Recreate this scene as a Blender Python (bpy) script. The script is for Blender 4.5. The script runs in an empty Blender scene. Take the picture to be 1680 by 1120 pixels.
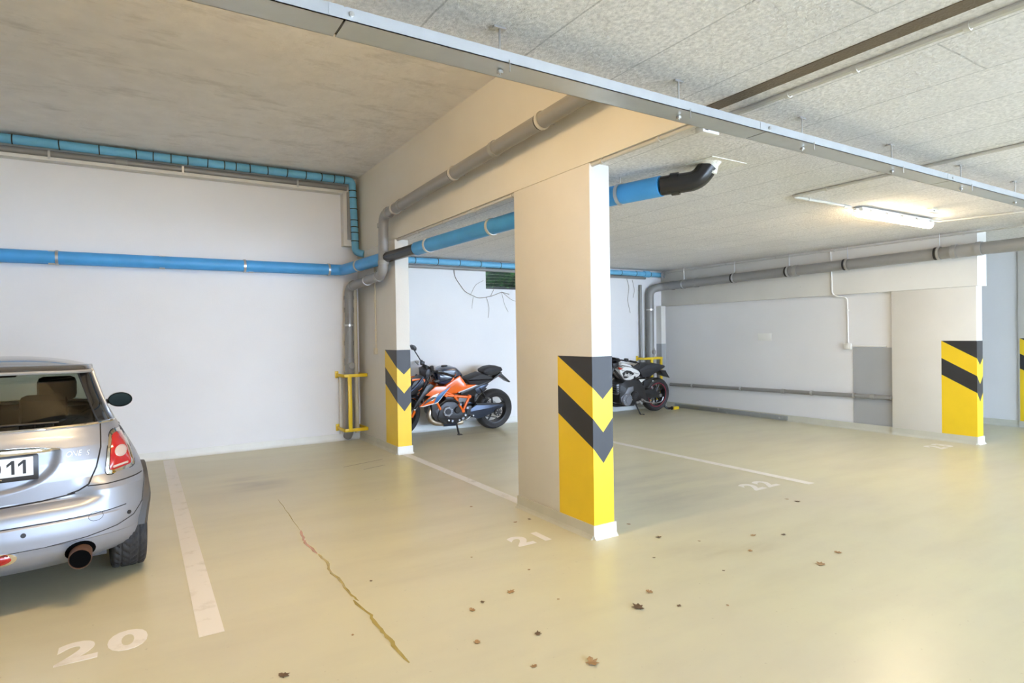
import bpy, bmesh, math, random
from mathutils import Vector, Matrix
random.seed(7)
PI = math.pi
R = math.radians
C = bpy.context.scene.collection
scene = bpy.context.scene

# ------------------------------------------------------------------ camera
cam_data = bpy.data.cameras.new('camera')
cam = bpy.data.objects.new('camera', cam_data)
C.objects.link(cam)
cam_data.sensor_width = 36.0
cam_data.lens = 988.2 / 1680 * 36
cam_data.clip_start = 0.02
right = Vector((0.8479, -0.5301, -0.0160))
up = Vector((0.0192, 0.0004, 0.9998))
back = right.cross(up).normalized()
up = back.cross(right).normalized()
right.normalize()
mw = Matrix((right, up, back)).transposed().to_4x4()
mw.translation = (0, 0, 1.5)
cam.matrix_world = mw
scene.camera = cam

# ------------------------------------------------------------------ world, exposure
SKY = 26.0
LAMP = 90.0
world = bpy.data.worlds.new('world')
scene.world = world
world.use_nodes = True
bg = world.node_tree.nodes['Background']
bg.inputs[0].default_value = (0.585, 0.745, 1.0, 1)
bg.inputs[1].default_value = SKY
scene.view_settings.view_transform = 'Standard'
scene.view_settings.look = 'None'
scene.view_settings.gamma = 1
scene.view_settings.use_curve_mapping = False
scene.view_settings.exposure = -0.32
scene.cycles.max_bounces = 6
scene.cycles.use_light_tree = False
scene.cycles.diffuse_bounces = 4
scene.cycles.glossy_bounces = 3
scene.cycles.transmission_bounces = 4
scene.cycles.transparent_max_bounces = 8
scene.cycles.adaptive_threshold = 0.03
scene.cycles.caustics_reflective = False
scene.cycles.caustics_refractive = False

# ------------------------------------------------------------------ materials
M = {}
def mat(name, col, rough=0.5, metal=0.0, coat=0.0, emit=None, estr=0, spec=0.5, alpha=1.0,
        noise=None, bump=None, wear=None):
    """noise=(scale, amount): value variation; bump=(scale, strength); wear=(scale, colour, lo, hi): blotches"""
    m = bpy.data.materials.new(name)
    m.use_nodes = True
    nt = m.node_tree
    b = nt.nodes['Principled BSDF']
    b.inputs['Base Color'].default_value = (*col, 1)
    b.inputs['Roughness'].default_value = rough
    b.inputs['Metallic'].default_value = metal
    b.inputs['Coat Weight'].default_value = coat
    b.inputs['Coat Roughness'].default_value = 0.08
    b.inputs['Specular IOR Level'].default_value = spec
    b.inputs['Alpha'].default_value = alpha
    if emit:
        b.inputs['Emission Color'].default_value = (*emit, 1)
        b.inputs['Emission Strength'].default_value = estr
    tc = None
    def tcn():
        nonlocal tc
        if tc is None:
            tc = nt.nodes.new('ShaderNodeTexCoord')
        return tc.outputs['Object']
    cs = None
    if noise:
        n = nt.nodes.new('ShaderNodeTexNoise'); n.inputs['Scale'].default_value = noise[0]
        n.inputs['Detail'].default_value = 5
        nt.links.new(tcn(), n.inputs['Vector'])
        r = nt.nodes.new('ShaderNodeMapRange')
        r.inputs['To Min'].default_value = 1 - noise[1]; r.inputs['To Max'].default_value = 1 + noise[1]
        r.inputs['From Min'].default_value = 0.25; r.inputs['From Max'].default_value = 0.75
        nt.links.new(n.outputs['Fac'], r.inputs['Value'])
        mx = nt.nodes.new('ShaderNodeMix'); mx.data_type = 'RGBA'; mx.blend_type = 'MULTIPLY'
        mx.inputs['Factor'].default_value = 1
        mx.inputs['A'].default_value = (*col, 1)
        nt.links.new(r.outputs['Result'], mx.inputs['B'])
        cs = mx.outputs['Result']
    if wear:
        n = nt.nodes.new('ShaderNodeTexNoise'); n.inputs['Scale'].default_value = wear[0]
        n.inputs['Detail'].default_value = 5; n.inputs['Roughness'].default_value = 0.65
        nt.links.new(tcn(), n.inputs['Vector'])
        r = nt.nodes.new('ShaderNodeMapRange')
        r.inputs['From Min'].default_value = wear[2]; r.inputs['From Max'].default_value = wear[3]
        nt.links.new(n.outputs['Fac'], r.inputs['Value'])
        mx = nt.nodes.new('ShaderNodeMix'); mx.data_type = 'RGBA'
        nt.links.new(r.outputs['Result'], mx.inputs['Factor'])
        if cs: nt.links.new(cs, mx.inputs['A'])
        else: mx.inputs['A'].default_value = (*col, 1)
        mx.inputs['B'].default_value = (*wear[1], 1)
        cs = mx.outputs['Result']
    if cs:
        nt.links.new(cs, b.inputs['Base Color'])
    if bump:
        n = nt.nodes.new('ShaderNodeTexNoise'); n.inputs['Scale'].default_value = bump[0]
        n.inputs['Detail'].default_value = 5
        nt.links.new(tcn(), n.inputs['Vector'])
        bp = nt.nodes.new('ShaderNodeBump'); bp.inputs['Strength'].default_value = bump[1]
        bp.inputs['Distance'].default_value = 0.02
        nt.links.new(n.outputs['Fac'], bp.inputs['Height'])
        nt.links.new(bp.outputs['Normal'], b.inputs['Normal'])
    M[name] = m
    return m

def glass_mat(name, tint, gloss=0.12):
    m = bpy.data.materials.new(name); m.use_nodes = True
    nt = m.node_tree; nt.nodes.clear()
    o = nt.nodes.new('ShaderNodeOutputMaterial')
    t = nt.nodes.new('ShaderNodeBsdfTransparent'); t.inputs[0].default_value = (*tint, 1)
    g = nt.nodes.new('ShaderNodeBsdfGlossy'); g.inputs['Roughness'].default_value = 0.02
    g.inputs['Color'].default_value = (1, 1, 1, 1)
    lw = nt.nodes.new('ShaderNodeLayerWeight'); lw.inputs['Blend'].default_value = 0.5
    pw = nt.nodes.new('ShaderNodeMath'); pw.operation = 'POWER'; pw.inputs[1].default_value = 5
    nt.links.new(lw.outputs['Facing'], pw.inputs[0])
    a = nt.nodes.new('ShaderNodeMath'); a.operation = 'ADD'; a.inputs[1].default_value = gloss; a.use_clamp = True
    mx = nt.nodes.new('ShaderNodeMixShader')
    nt.links.new(pw.outputs[0], a.inputs[0]); nt.links.new(a.outputs[0], mx.inputs[0])
    nt.links.new(t.outputs[0], mx.inputs[1]); nt.links.new(g.outputs[0], mx.inputs[2])
    nt.links.new(mx.outputs[0], o.inputs[0])
    M[name] = m
    return m

# floor: glossy cream epoxy with grey scuffs
def floor_mat():
    m = mat('floor', (0.67, 0.63, 0.435), 0.3, spec=0.4, wear=(0.45, (0.60, 0.55, 0.43), 0.38, 0.80))
    nt = m.node_tree; b = nt.nodes['Principled BSDF']
    tc = nt.nodes.new('ShaderNodeTexCoord')
    # streaky tyre scuffs
    mp = nt.nodes.new('ShaderNodeMapping'); mp.inputs['Scale'].default_value = (0.5, 2.2, 1); mp.inputs['Rotation'].default_value = (0, 0, 0.5)
    nt.links.new(tc.outputs['Object'], mp.inputs[0])
    n = nt.nodes.new('ShaderNodeTexNoise'); n.inputs['Scale'].default_value = 1.6; n.inputs['Detail'].default_value = 5; n.inputs['Roughness'].default_value = 0.6
    nt.links.new(mp.outputs[0], n.inputs['Vector'])
    r = nt.nodes.new('ShaderNodeMapRange'); r.inputs['From Min'].default_value = 0.45; r.inputs['From Max'].default_value = 0.95
    r.inputs['To Max'].default_value = 0.30
    nt.links.new(n.outputs['Fac'], r.inputs['Value'])
    mx = nt.nodes.new('ShaderNodeMix'); mx.data_type = 'RGBA'
    old = b.inputs['Base Color'].links[0].from_socket
    nt.links.new(r.outputs['Result'], mx.inputs['Factor']); nt.links.new(old, mx.inputs['A'])
    mx.inputs['B'].default_value = (0.42, 0.38, 0.30, 1)
    # fine dirt specks
    v = nt.nodes.new('ShaderNodeTexNoise'); v.inputs['Scale'].default_value = 38; v.inputs['Detail'].default_value = 3
    nt.links.new(tc.outputs['Object'], v.inputs['Vector'])
    r3 = nt.nodes.new('ShaderNodeMapRange'); r3.inputs['From Min'].default_value = 0.70; r3.inputs['From Max'].default_value = 0.78
    r3.inputs['To Max'].default_value = 0.5
    nt.links.new(v.outputs['Fac'], r3.inputs['Value'])
    mx2 = nt.nodes.new('ShaderNodeMix'); mx2.data_type = 'RGBA'
    nt.links.new(r3.outputs['Result'], mx2.inputs['Factor']); nt.links.new(mx.outputs['Result'], mx2.inputs['A'])
    mx2.inputs['B'].default_value = (0.32, 0.26, 0.17, 1)
    last = mx2.outputs['Result']
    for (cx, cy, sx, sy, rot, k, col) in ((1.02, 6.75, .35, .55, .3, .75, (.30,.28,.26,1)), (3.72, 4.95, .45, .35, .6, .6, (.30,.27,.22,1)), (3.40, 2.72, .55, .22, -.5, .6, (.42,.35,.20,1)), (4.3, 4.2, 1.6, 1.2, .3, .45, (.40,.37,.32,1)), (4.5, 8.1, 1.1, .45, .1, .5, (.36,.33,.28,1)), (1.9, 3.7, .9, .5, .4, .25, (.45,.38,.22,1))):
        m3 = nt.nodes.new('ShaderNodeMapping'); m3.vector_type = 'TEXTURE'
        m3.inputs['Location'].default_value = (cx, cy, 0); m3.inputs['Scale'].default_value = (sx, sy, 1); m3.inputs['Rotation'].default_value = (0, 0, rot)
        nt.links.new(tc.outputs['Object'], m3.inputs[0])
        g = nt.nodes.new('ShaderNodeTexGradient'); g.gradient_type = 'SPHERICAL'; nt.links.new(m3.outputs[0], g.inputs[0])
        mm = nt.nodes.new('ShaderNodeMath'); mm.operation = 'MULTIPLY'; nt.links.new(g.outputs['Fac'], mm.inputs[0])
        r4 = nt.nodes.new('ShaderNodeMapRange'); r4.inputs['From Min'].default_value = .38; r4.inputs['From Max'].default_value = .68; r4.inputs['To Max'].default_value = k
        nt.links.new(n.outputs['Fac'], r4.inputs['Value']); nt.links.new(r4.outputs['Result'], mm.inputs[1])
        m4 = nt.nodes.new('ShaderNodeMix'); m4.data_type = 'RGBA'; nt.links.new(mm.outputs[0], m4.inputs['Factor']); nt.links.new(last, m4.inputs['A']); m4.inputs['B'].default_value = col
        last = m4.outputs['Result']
    nt.links.new(last, b.inputs['Base Color'])
    # roughness variation
    r2 = nt.nodes.new('ShaderNodeMapRange'); r2.inputs['To Min'].default_value = 0.24; r2.inputs['To Max'].default_value = 0.40
    r2.inputs['From Min'].default_value = 0.1; r2.inputs['From Max'].default_value = 0.9
    nt.links.new(n.outputs['Fac'], r2.inputs['Value']); nt.links.new(r2.outputs['Result'], b.inputs['Roughness'])
    n3 = nt.nodes.new('ShaderNodeTexNoise'); n3.inputs['Scale'].default_value = 9
    nt.links.new(tc.outputs['Object'], n3.inputs['Vector'])
    bp = nt.nodes.new('ShaderNodeBump'); bp.inputs['Strength'].default_value = 0.05; bp.inputs['Distance'].default_value = 0.02
    nt.links.new(n3.outputs['Fac'], bp.inputs['Height']); nt.links.new(bp.outputs['Normal'], b.inputs['Normal'])
    return m
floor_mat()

# low slab: coarse sprayed concrete with board joints along X
def rough_ceiling_mat():
    m = mat('rough_concrete', (0.87, 0.845, 0.82), 0.9, noise=(52, 0.22), wear=(0.8, (0.76, 0.745, 0.735), 0.40, 0.85))
    nt = m.node_tree; b = nt.nodes['Principled BSDF']
    tc = nt.nodes.new('ShaderNodeTexCoord')
    n = nt.nodes.new('ShaderNodeTexNoise'); n.inputs['Scale'].default_value = 44; n.inputs['Detail'].default_value = 5; n.inputs['Roughness'].default_value = 0.7
    nt.links.new(tc.outputs['Object'], n.inputs['Vector'])
    mp = nt.nodes.new('ShaderNodeMapping'); mp.inputs['Rotation'].default_value = (0, 0, 0.0)
    nt.links.new(tc.outputs['Object'], mp.inputs[0])
    bk = nt.nodes.new('ShaderNodeTexBrick'); bk.inputs['Scale'].default_value = 1.0
    bk.inputs['Brick Width'].default_value = 2.5; bk.inputs['Row Height'].default_value = 0.5
    bk.inputs['Mortar Size'].default_value = 0.006; bk.inputs['Mortar Smooth'].default_value = 0.6
    bk.inputs['Color1'].default_value = (1, 1, 1, 1); bk.inputs['Color2'].default_value = (0.96, 0.96, 0.96, 1); bk.inputs['Mortar'].default_value = (0.66, 0.66, 0.66, 1)
    mp2 = nt.nodes.new('ShaderNodeMapping'); mp2.inputs['Rotation'].default_value = (0, 0, PI/2)
    nw = nt.nodes.new('ShaderNodeTexNoise'); nw.inputs['Scale'].default_value = 3
    nt.links.new(tc.outputs['Object'], nw.inputs['Vector'])
    ad = nt.nodes.new('ShaderNodeMix'); ad.data_type = 'RGBA'; ad.blend_type = 'LINEAR_LIGHT'; ad.inputs['Factor'].default_value = 0.012
    nt.links.new(tc.outputs['Object'], ad.inputs['A']); nt.links.new(nw.outputs['Color'], ad.inputs['B'])
    nt.links.new(ad.outputs['Result'], mp2.inputs[0]); nt.links.new(mp2.outputs[0], bk.inputs['Vector'])
    mx = nt.nodes.new('ShaderNodeMix'); mx.data_type = 'RGBA'; mx.blend_type = 'MULTIPLY'; mx.inputs['Factor'].default_value = 1
    old = b.inputs['Base Color'].links[0].from_socket
    nt.links.new(old, mx.inputs['A']); nt.links.new(bk.outputs['Color'], mx.inputs['B'])
    nt.links.new(mx.outputs['Result'], b.inputs['Base Color'])
    bp = nt.nodes.new('ShaderNodeBump'); bp.inputs['Strength'].default_value = 1.0; bp.inputs['Distance'].default_value = 0.016
    nt.links.new(n.outputs['Fac'], bp.inputs['Height']); nt.links.new(bp.outputs['Normal'], b.inputs['Normal'])
rough_ceiling_mat()
# recess ceiling: fair-faced concrete with dark smudges drawn out along X
def smooth_ceiling_mat():
    m = mat('smooth_concrete', (0.90, 0.865, 0.83), 0.6, noise=(5, 0.05), bump=(14, 0.3))
    nt = m.node_tree; b = nt.nodes['Principled BSDF']
    tc = nt.nodes.new('ShaderNodeTexCoord')
    mp = nt.nodes.new('ShaderNodeMapping'); mp.inputs['Scale'].default_value = (0.8, 2.0, 1)
    nt.links.new(tc.outputs['Object'], mp.inputs[0])
    n = nt.nodes.new('ShaderNodeTexNoise'); n.inputs['Scale'].default_value = 2.2; n.inputs['Detail'].default_value = 5; n.inputs['Roughness'].default_value = 0.7
    nt.links.new(mp.outputs[0], n.inputs['Vector'])
    r = nt.nodes.new('ShaderNodeMapRange'); r.inputs['From Min'].default_value = 0.54; r.inputs['From Max'].default_value = 0.80
    r.inputs['To Max'].default_value = 0.9
    nt.links.new(n.outputs['Fac'], r.inputs['Value'])
    mx = nt.nodes.new('ShaderNodeMix'); mx.data_type = 'RGBA'
    old = b.inputs['Base Color'].links[0].from_socket
    nt.links.new(r.outputs['Result'], mx.inputs['Factor']); nt.links.new(old, mx.inputs['A']); mx.inputs['B'].default_value = (0.62, 0.585, 0.54, 1)
    nt.links.new(mx.outputs['Result'], b.inputs['Base Color'])
smooth_ceiling_mat()
mat('wall_paint', (0.84, 0.84, 0.85), 0.75, noise=(1.2, 0.025), bump=(60, 0.05))
mat('pillar_paint', (0.74, 0.72, 0.67), 0.7, noise=(2.5, 0.03), wear=(24, (0.5, 0.46, 0.40), 0.70, 0.80), bump=(50, 0.06))
mat('beam_paint', (0.78, 0.75, 0.67), 0.75, noise=(1.5, 0.03), bump=(60, 0.05))
mat('skirting', (0.60, 0.59, 0.50), 0.4, noise=(6, 0.06))
mat('skirting_daylit', (0.78, 0.78, 0.74), 0.4, noise=(6, 0.05))  # same coating as the other skirting, daylight on front-facing runs put into its colour
mat('stripe_yellow', (0.90, 0.62, 0.02), 0.4, noise=(6, 0.03), wear=(30, (0.5, 0.36, 0.06), 0.74, 0.82))
mat('stripe_black', (0.030, 0.030, 0.034), 0.45, noise=(6, 0.1))
mat('line_paint', (0.86, 0.83, 0.79), 0.5, wear=(7, (0.58, 0.54, 0.47), 0.55, 0.85))
mat('grey_panel', (0.40, 0.41, 0.42), 0.55, noise=(3, 0.03))
mat('grey_pvc', (0.27, 0.265, 0.255), 0.35, noise=(3, 0.05))
mat('pvc_rib', (0.33, 0.325, 0.31), 0.4)
mat('blue_wrap', (0.07, 0.36, 0.76), 0.45, noise=(5, 0.08), bump=(12, 0.15))
mat('pale_blue_wrap', (0.16, 0.47, 0.72), 0.5, noise=(6, 0.1), bump=(25, 0.3))
mat('black_pipe', (0.018, 0.018, 0.02), 0.25)
mat('foam', (0.80, 0.79, 0.74), 0.9, bump=(40, 0.6))
mat('galvanised', (0.56, 0.59, 0.62), 0.38, metal=0.75, noise=(9, 0.05))
mat('steel', (0.60, 0.60, 0.60), 0.3, metal=0.9)
mat('black_rubber', (0.015, 0.015, 0.016), 0.6)
mat('yellow_steel', (0.85, 0.60, 0.02), 0.38)
mat('white_plastic', (0.80, 0.79, 0.75), 0.4)
mat('sticker', (0.93, 0.93, 0.90), 0.5)
mat('cream_plastic', (0.70, 0.64, 0.48), 0.4)
mat('conduit', (0.62, 0.60, 0.55), 0.45)
mat('diffuser', (0.9, 0.9, 0.9), 0.4, emit=(1.0, 0.78, 0.52), estr=LAMP)
mat('diffuser_bright', (0.9, 0.9, 0.9), 0.4, emit=(1.0, 0.71, 0.38), estr=LAMP*1.9)
mat('joint_filler', (0.16, 0.125, 0.085), 0.95, bump=(80, 0.5))
mat('twig', (0.22, 0.17, 0.11), 0.9)
mat('foliage', (0.10, 0.20, 0.06), 0.7)
mat('shaft', (0.06, 0.065, 0.055), 0.9)
mat('leaf', (0.36, 0.22, 0.10), 0.8, noise=(30, 0.3))
mat('dark_leaf', (0.14, 0.09, 0.05), 0.8, noise=(30, 0.3))
mat('stain', (0.42, 0.33, 0.10), 0.15, noise=(8, 0.2))
mat('stain_red', (0.50, 0.24, 0.12), 0.15, noise=(8, 0.2))
mat('skid', (0.20, 0.15, 0.11), 0.5)
mat('aluminium', (0.40, 0.42, 0.43), 0.35, metal=0.7, wear=(12, (0.7, 0.7, 0.7), 0.6, 0.7))
# car
mat('car_paint', (0.34, 0.36, 0.41), 0.42, metal=0.6, coat=0.35)
mat('car_roof', (0.045, 0.042, 0.040), 0.16, coat=0.8)
mat('car_black', (0.012, 0.012, 0.013), 0.08, coat=0.6)
mat('car_plastic', (0.05, 0.05, 0.052), 0.55)
mat('car_gap', (0.006, 0.006, 0.008), 0.6)
mat('chrome', (0.82, 0.81, 0.78), 0.08, metal=1.0)
mat('mirror_dark', (0.004, 0.005, 0.0045), 0.05, metal=1.0)
mat('lamp_red', (0.42, 0.008, 0.012), 0.08, coat=1.0)
mat('lamp_clear', (0.52, 0.42, 0.38), 0.12, coat=1.0)
mat('plate_white', (0.80, 0.81, 0.82), 0.35)
mat('ink', (0.02, 0.02, 0.022), 0.5)
mat('rust', (0.11, 0.05, 0.025), 0.6, metal=0.4, noise=(20, 0.3))
mat('soot', (0.004, 0.004, 0.004), 0.95, spec=0.0)
mat('tyre', (0.028, 0.028, 0.030), 0.65, noise=(20, 0.2))
mat('seat_cloth', (0.012, 0.012, 0.012), 0.9, spec=0.1)
glass_mat('tint_glass', (0.36, 0.39, 0.33), 0.03)
glass_mat('clear_glass', (0.80, 0.88, 0.84), 0.05)
glass_mat('louvre_glass', (0.50, 0.60, 0.50), 0.35)
# motorcycles
mat('orange', (0.92, 0.16, 0.015), 0.25, coat=0.6)
mat('navy', (0.012, 0.022, 0.06), 0.15, coat=0.8)
mat('bright_blue', (0.02, 0.14, 0.36), 0.3)
mat('moto_black', (0.018, 0.018, 0.020), 0.35)
mat('moto_dark', (0.05, 0.052, 0.058), 0.4, metal=0.4)
mat('engine_grey', (0.24, 0.25, 0.28), 0.4, metal=0.6, bump=(60, 0.3))
mat('moto_swing', (0.05, 0.065, 0.10), 0.3, metal=0.5)
mat('seat_vinyl', (0.022, 0.022, 0.026), 0.6, bump=(90, 0.2))
mat('alloy', (0.50, 0.50, 0.50), 0.3, metal=0.9)
mat('titanium', (0.58, 0.50, 0.40), 0.3, metal=0.9, noise=(8, 0.2))
mat('moto_white', (0.80, 0.80, 0.79), 0.2, coat=0.6)
mat('red_paint', (0.60, 0.05, 0.03), 0.3)
mat('red_line', (0.45, 0.03, 0.06), 0.4)

for m_ in ('diffuser', 'diffuser_bright'): M[m_].cycles.emission_sampling = 'FRONT'

# ------------------------------------------------------------------ mesh helpers
class MB:
    def __init__(s): s.v = []; s.f = []
    def add(s, vs, fs):
        k = len(s.v); s.v += [tuple(p) for p in vs]; s.f += [tuple(i + k for i in f) for f in fs]; return s
    def box(s, a, b, bev=0.0):
        x0, y0, z0 = (min(a[i], b[i]) for i in range(3)); x1, y1, z1 = (max(a[i], b[i]) for i in range(3))
        if bev <= 0:
            return s.add([(x0,y0,z0),(x1,y0,z0),(x1,y1,z0),(x0,y1,z0),(x0,y0,z1),(x1,y0,z1),(x1,y1,z1),(x0,y1,z1)],
                         [(3,2,1,0),(4,5,6,7),(0,1,5,4),(1,2,6,5),(2,3,7,6),(3,0,4,7)])
        bm = bmesh.new()
        bmesh.ops.create_cube(bm, size=1)
        for v in bm.verts:
            v.co = Vector(((x0+x1)/2 + v.co.x*(x1-x0), (y0+y1)/2 + v.co.y*(y1-y0), (z0+z1)/2 + v.co.z*(z1-z0)))
        bmesh.ops.bevel(bm, geom=bm.edges[:], offset=bev, segments=2, affect='EDGES', profile=0.5)
        bm.verts.index_update()
        s.add([v.co.copy() for v in bm.verts], [[v.index for v in f.verts] for f in bm.faces]); bm.free()
        return s
    def tube(s, path, r, seg=14, cap=True):
        P = [Vector(p) for p in path]; n = len(P)
        rad = r if isinstance(r, (list, tuple)) else [r]*n
        T = []
        for i in range(n):
            t = (P[min(i+1, n-1)] - P[max(i-1, 0)]); T.append(t.normalized())
        a = Vector((0, 0, 1)) if abs(T[0].z) < 0.9 else Vector((1, 0, 0))
        u = T[0].cross(a).normalized(); vs = []; fs = []
        for i in range(n):
            u = (u - T[i]*u.dot(T[i])).normalized(); w = T[i].cross(u)
            for k in range(seg):
                th = 2*PI*k/seg
                vs.append(P[i] + (u*math.cos(th) + w*math.sin(th))*rad[i])
        for i in range(n-1):
            for k in range(seg):
                k2 = (k+1) % seg
                fs.append((i*seg+k, i*seg+k2, (i+1)*seg+k2, (i+1)*seg+k))
        if cap:
            fs.append(tuple(range(seg-1, -1, -1))); fs.append(tuple((n-1)*seg+k for k in range(seg)))
        return s.add(vs, fs)
    def ring(s, c, axis, r0, r1, w, seg=24):
        """flat collar: outer radius r1, inner r0, width w along axis"""
        ax = Vector(axis).normalized(); a = Vector((0,0,1)) if abs(ax.z) < 0.9 else Vector((1,0,0))
        u = ax.cross(a).normalized(); v = ax.cross(u); c = Vector(c); vs = []; fs = []
        prof = [(r0,-w/2),(r1,-w/2),(r1,w/2),(r0,w/2)]
        for k in range(seg):
            th = 2*PI*k/seg; d = u*math.cos(th)+v*math.sin(th)
            for (rr, h) in prof: vs.append(c + d*rr + ax*h)
        for k in range(seg):
            k2 = (k+1) % seg
            for j in range(4):
                j2 = (j+1) % 4
                fs.append((k*4+j, k*4+j2, k2*4+j2, k2*4+j))
        return s.add(vs, fs)
    def lathe(s, prof, c, axis, seg=32, close=True):
        """prof: list of (radius, height along axis)"""
        ax = Vector(axis).normalized(); a = Vector((0,0,1)) if abs(ax.z) < 0.9 else Vector((1,0,0))
        u = ax.cross(a).normalized(); v = ax.cross(u); c = Vector(c); vs = []; fs = []; n = len(prof)
        for k in range(seg):
            th = 2*PI*k/seg; d = u*math.cos(th)+v*math.sin(th)
            for (rr, h) in prof: vs.append(c + d*rr + ax*h)
        m = n if close else n-1
        for k in range(seg):
            k2 = (k+1) % seg
            for j in range(m):
                j2 = (j+1) % n
                fs.append((k*n+j, k*n+j2, k2*n+j2, k2*n+j))
        return s.add(vs, fs)
    def disc(s, c, axis, r, w, seg=28, bev=0.15):
        b = bev*min(r, w)
        return s.lathe([(0.0001,-w/2),(r-b,-w/2),(r,-w/2+b),(r,w/2-b),(r-b,w/2),(0.0001,w/2)], c, axis, seg, close=False)
    def puff(s, pts, y0, y1, bev=0.02, frame=None):
        """thick rounded slab: outline pts (u, v) in the local x-z plane, from y0 to y1, edges rounded by bev"""
        n = len(pts); ar = sum(pts[i][0]*pts[(i+1)%n][1]-pts[(i+1)%n][0]*pts[i][1] for i in range(n))
        if ar < 0: pts = pts[::-1]
        def inset(d):
            o = []
            for i in range(n):
                p0 = Vector(pts[i-1]); p = Vector(pts[i]); p1 = Vector(pts[(i+1)%n])
                a = (p-p0).normalized(); b = (p1-p).normalized()
                na = Vector((-a.y, a.x)); nb = Vector((-b.y, b.x)); m = (na+nb)
                if m.length < 1e-4: m = na
                m.normalize(); k = min(1/max(m.dot(na), 0.45), 2.0)
                o.append(p + m*d*k)
            return o
        rings = [(y0, inset(bev)), (y0+bev*0.3, inset(bev*0.3)), (y0+bev, inset(0)), (y1-bev, inset(0)), (y1-bev*0.3, inset(bev*0.3)), (y1, inset(bev))]
        if bev <= 0: rings = [(y0, inset(0)), (y1, inset(0))]
        vs = []; fs = []
        for (y, ring) in rings:
            for p in ring: vs.append((p.x, y, p.y) if not frame else frame(p.x, y, p.y))
        for i in range(len(rings)-1):
            for k in range(n):
                k2 = (k+1) % n
                fs.append((i*n+k, i*n+k2, (i+1)*n+k2, (i+1)*n+k))
        fs.append(tuple(range(n-1, -1, -1))); fs.append(tuple((len(rings)-1)*n+k for k in range(n)))
        return s.add(vs, fs)
    def build(s, name, m, parent=None, smooth=True, angle=40):
        me = bpy.data.meshes.new(name)
        me.from_pydata(s.v, [], s.f)
        bm = bmesh.new(); bm.from_mesh(me)
        bmesh.ops.remove_doubles(bm, verts=bm.verts, dist=1e-6)
        bmesh.ops.recalc_face_normals(bm, faces=bm.faces)
        if smooth:
            for f in bm.faces: f.smooth = True
            for e in bm.edges:
                if len(e.link_faces) == 2 and e.calc_face_angle(0) > R(angle): e.smooth = False
        bm.to_mesh(me); bm.free()
        me.materials.append(M[m])
        o = bpy.data.objects.new(name, me); C.objects.link(o)
        if parent: o.parent = parent
        return o

def tag(o, label=None, cat=None, group=None, kind=None):
    if label: o['label'] = label
    if cat: o['category'] = cat
    if group: o['group'] = group
    if kind: o['kind'] = kind
    return o
def thing(name, label, cat, loc=(0,0,0), rot=(0,0,0), group=None):
    o = bpy.data.objects.new(name, None); C.objects.link(o)
    o.empty_display_size = 0.1
    o.location = loc; o.rotation_euler = rot
    return tag(o, label, cat, group)
def struct(name, mb, m, smooth=False):
    o = mb.build(name, m, None, smooth); o['kind'] = 'structure'; return o
def dup(o, parent=None):
    c = o.copy(); C.objects.link(c); c.parent = parent
    for ch in list(o.children): dup(ch, c)
    return c
def bend(pts, rad, n=6):
    """polyline with rounded corners"""
    P = [Vector(p) for p in pts]; out = [P[0]]
    for i in range(1, len(P)-1):
        a = (P[i-1]-P[i]); b = (P[i+1]-P[i]); d = min(rad, a.length*0.49, b.length*0.49)
        p0 = P[i]+a.normalized()*d; p1 = P[i]+b.normalized()*d
        for k in range(n+1):
            t = k/n; out.append(p0*(1-t)**2 + P[i]*2*t*(1-t) + p1*t*t)
    out.append(P[-1]); return out
def lerp(a, b, t): return Vector(a)*(1-t)+Vector(b)*t
def text_obj(name, s, size, m, parent, mtx, extrude=0.0005, shear=0.0, offset=0.0, space=1.0, sx=1.0):
    cu = bpy.data.curves.new(name, 'FONT'); cu.body = s; cu.size = size; cu.extrude = extrude
    cu.shear = shear; cu.offset = offset; cu.space_character = space; cu.align_x = 'LEFT'; cu.resolution_u = 4
    t = bpy.data.objects.new(name+'_tmp', cu); C.objects.link(t)
    dg = bpy.context.evaluated_depsgraph_get(); dg.update()
    me = bpy.data.meshes.new_from_object(t.evaluated_get(dg))
    bpy.data.objects.remove(t); bpy.data.curves.remove(cu)
    me.transform(Matrix.Diagonal((sx, 1, 1, 1))); me.transform(mtx)
    me.name = name; me.materials.clear(); me.materials.append(M[m])
    o = bpy.data.objects.new(name, me); C.objects.link(o)
    if parent: o.parent = parent
    return o

# ------------------------------------------------------------------ structure
XP = 2.815          # left face of the pillar row and of the slab step
YB = 8.80           # back wall
ZL, ZH = 2.745, 3.84
X0, X1, Y0 = -6.0, 16.0, -6.0

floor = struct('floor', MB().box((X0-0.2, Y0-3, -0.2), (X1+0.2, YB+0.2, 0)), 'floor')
lo = MB()
lo.box((XP+0.02, 2.42, ZL), (X1, YB, ZH+0.2)).box((2.79, Y0, ZL), (X1, 2.42, ZH+0.2)).box((X0, Y0, ZL), (2.69, 2.40, ZH+0.2)).box((2.69, Y0, ZL+0.05), (2.79, 2.40, ZH+0.2))
ceiling = struct('ceiling', lo, 'rough_concrete')
MB().box((2.69, Y0, ZL-0.004), (2.788, 2.40, ZL+0.049)).build('joint_strip', 'joint_filler', ceiling, False)
struct('ceiling_recess', MB().box((X0, 2.40, ZH), (XP+0.02, YB, ZH+0.2)), 'smooth_concrete')
struct('wall_step', MB().box((XP, 2.42, ZL), (XP+0.02, YB, ZH)), 'beam_paint')
struct('wall_recess_front', MB().box((X0, 2.40, ZL), (XP+0.02, 2.42, ZH)), 'beam_paint')
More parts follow.
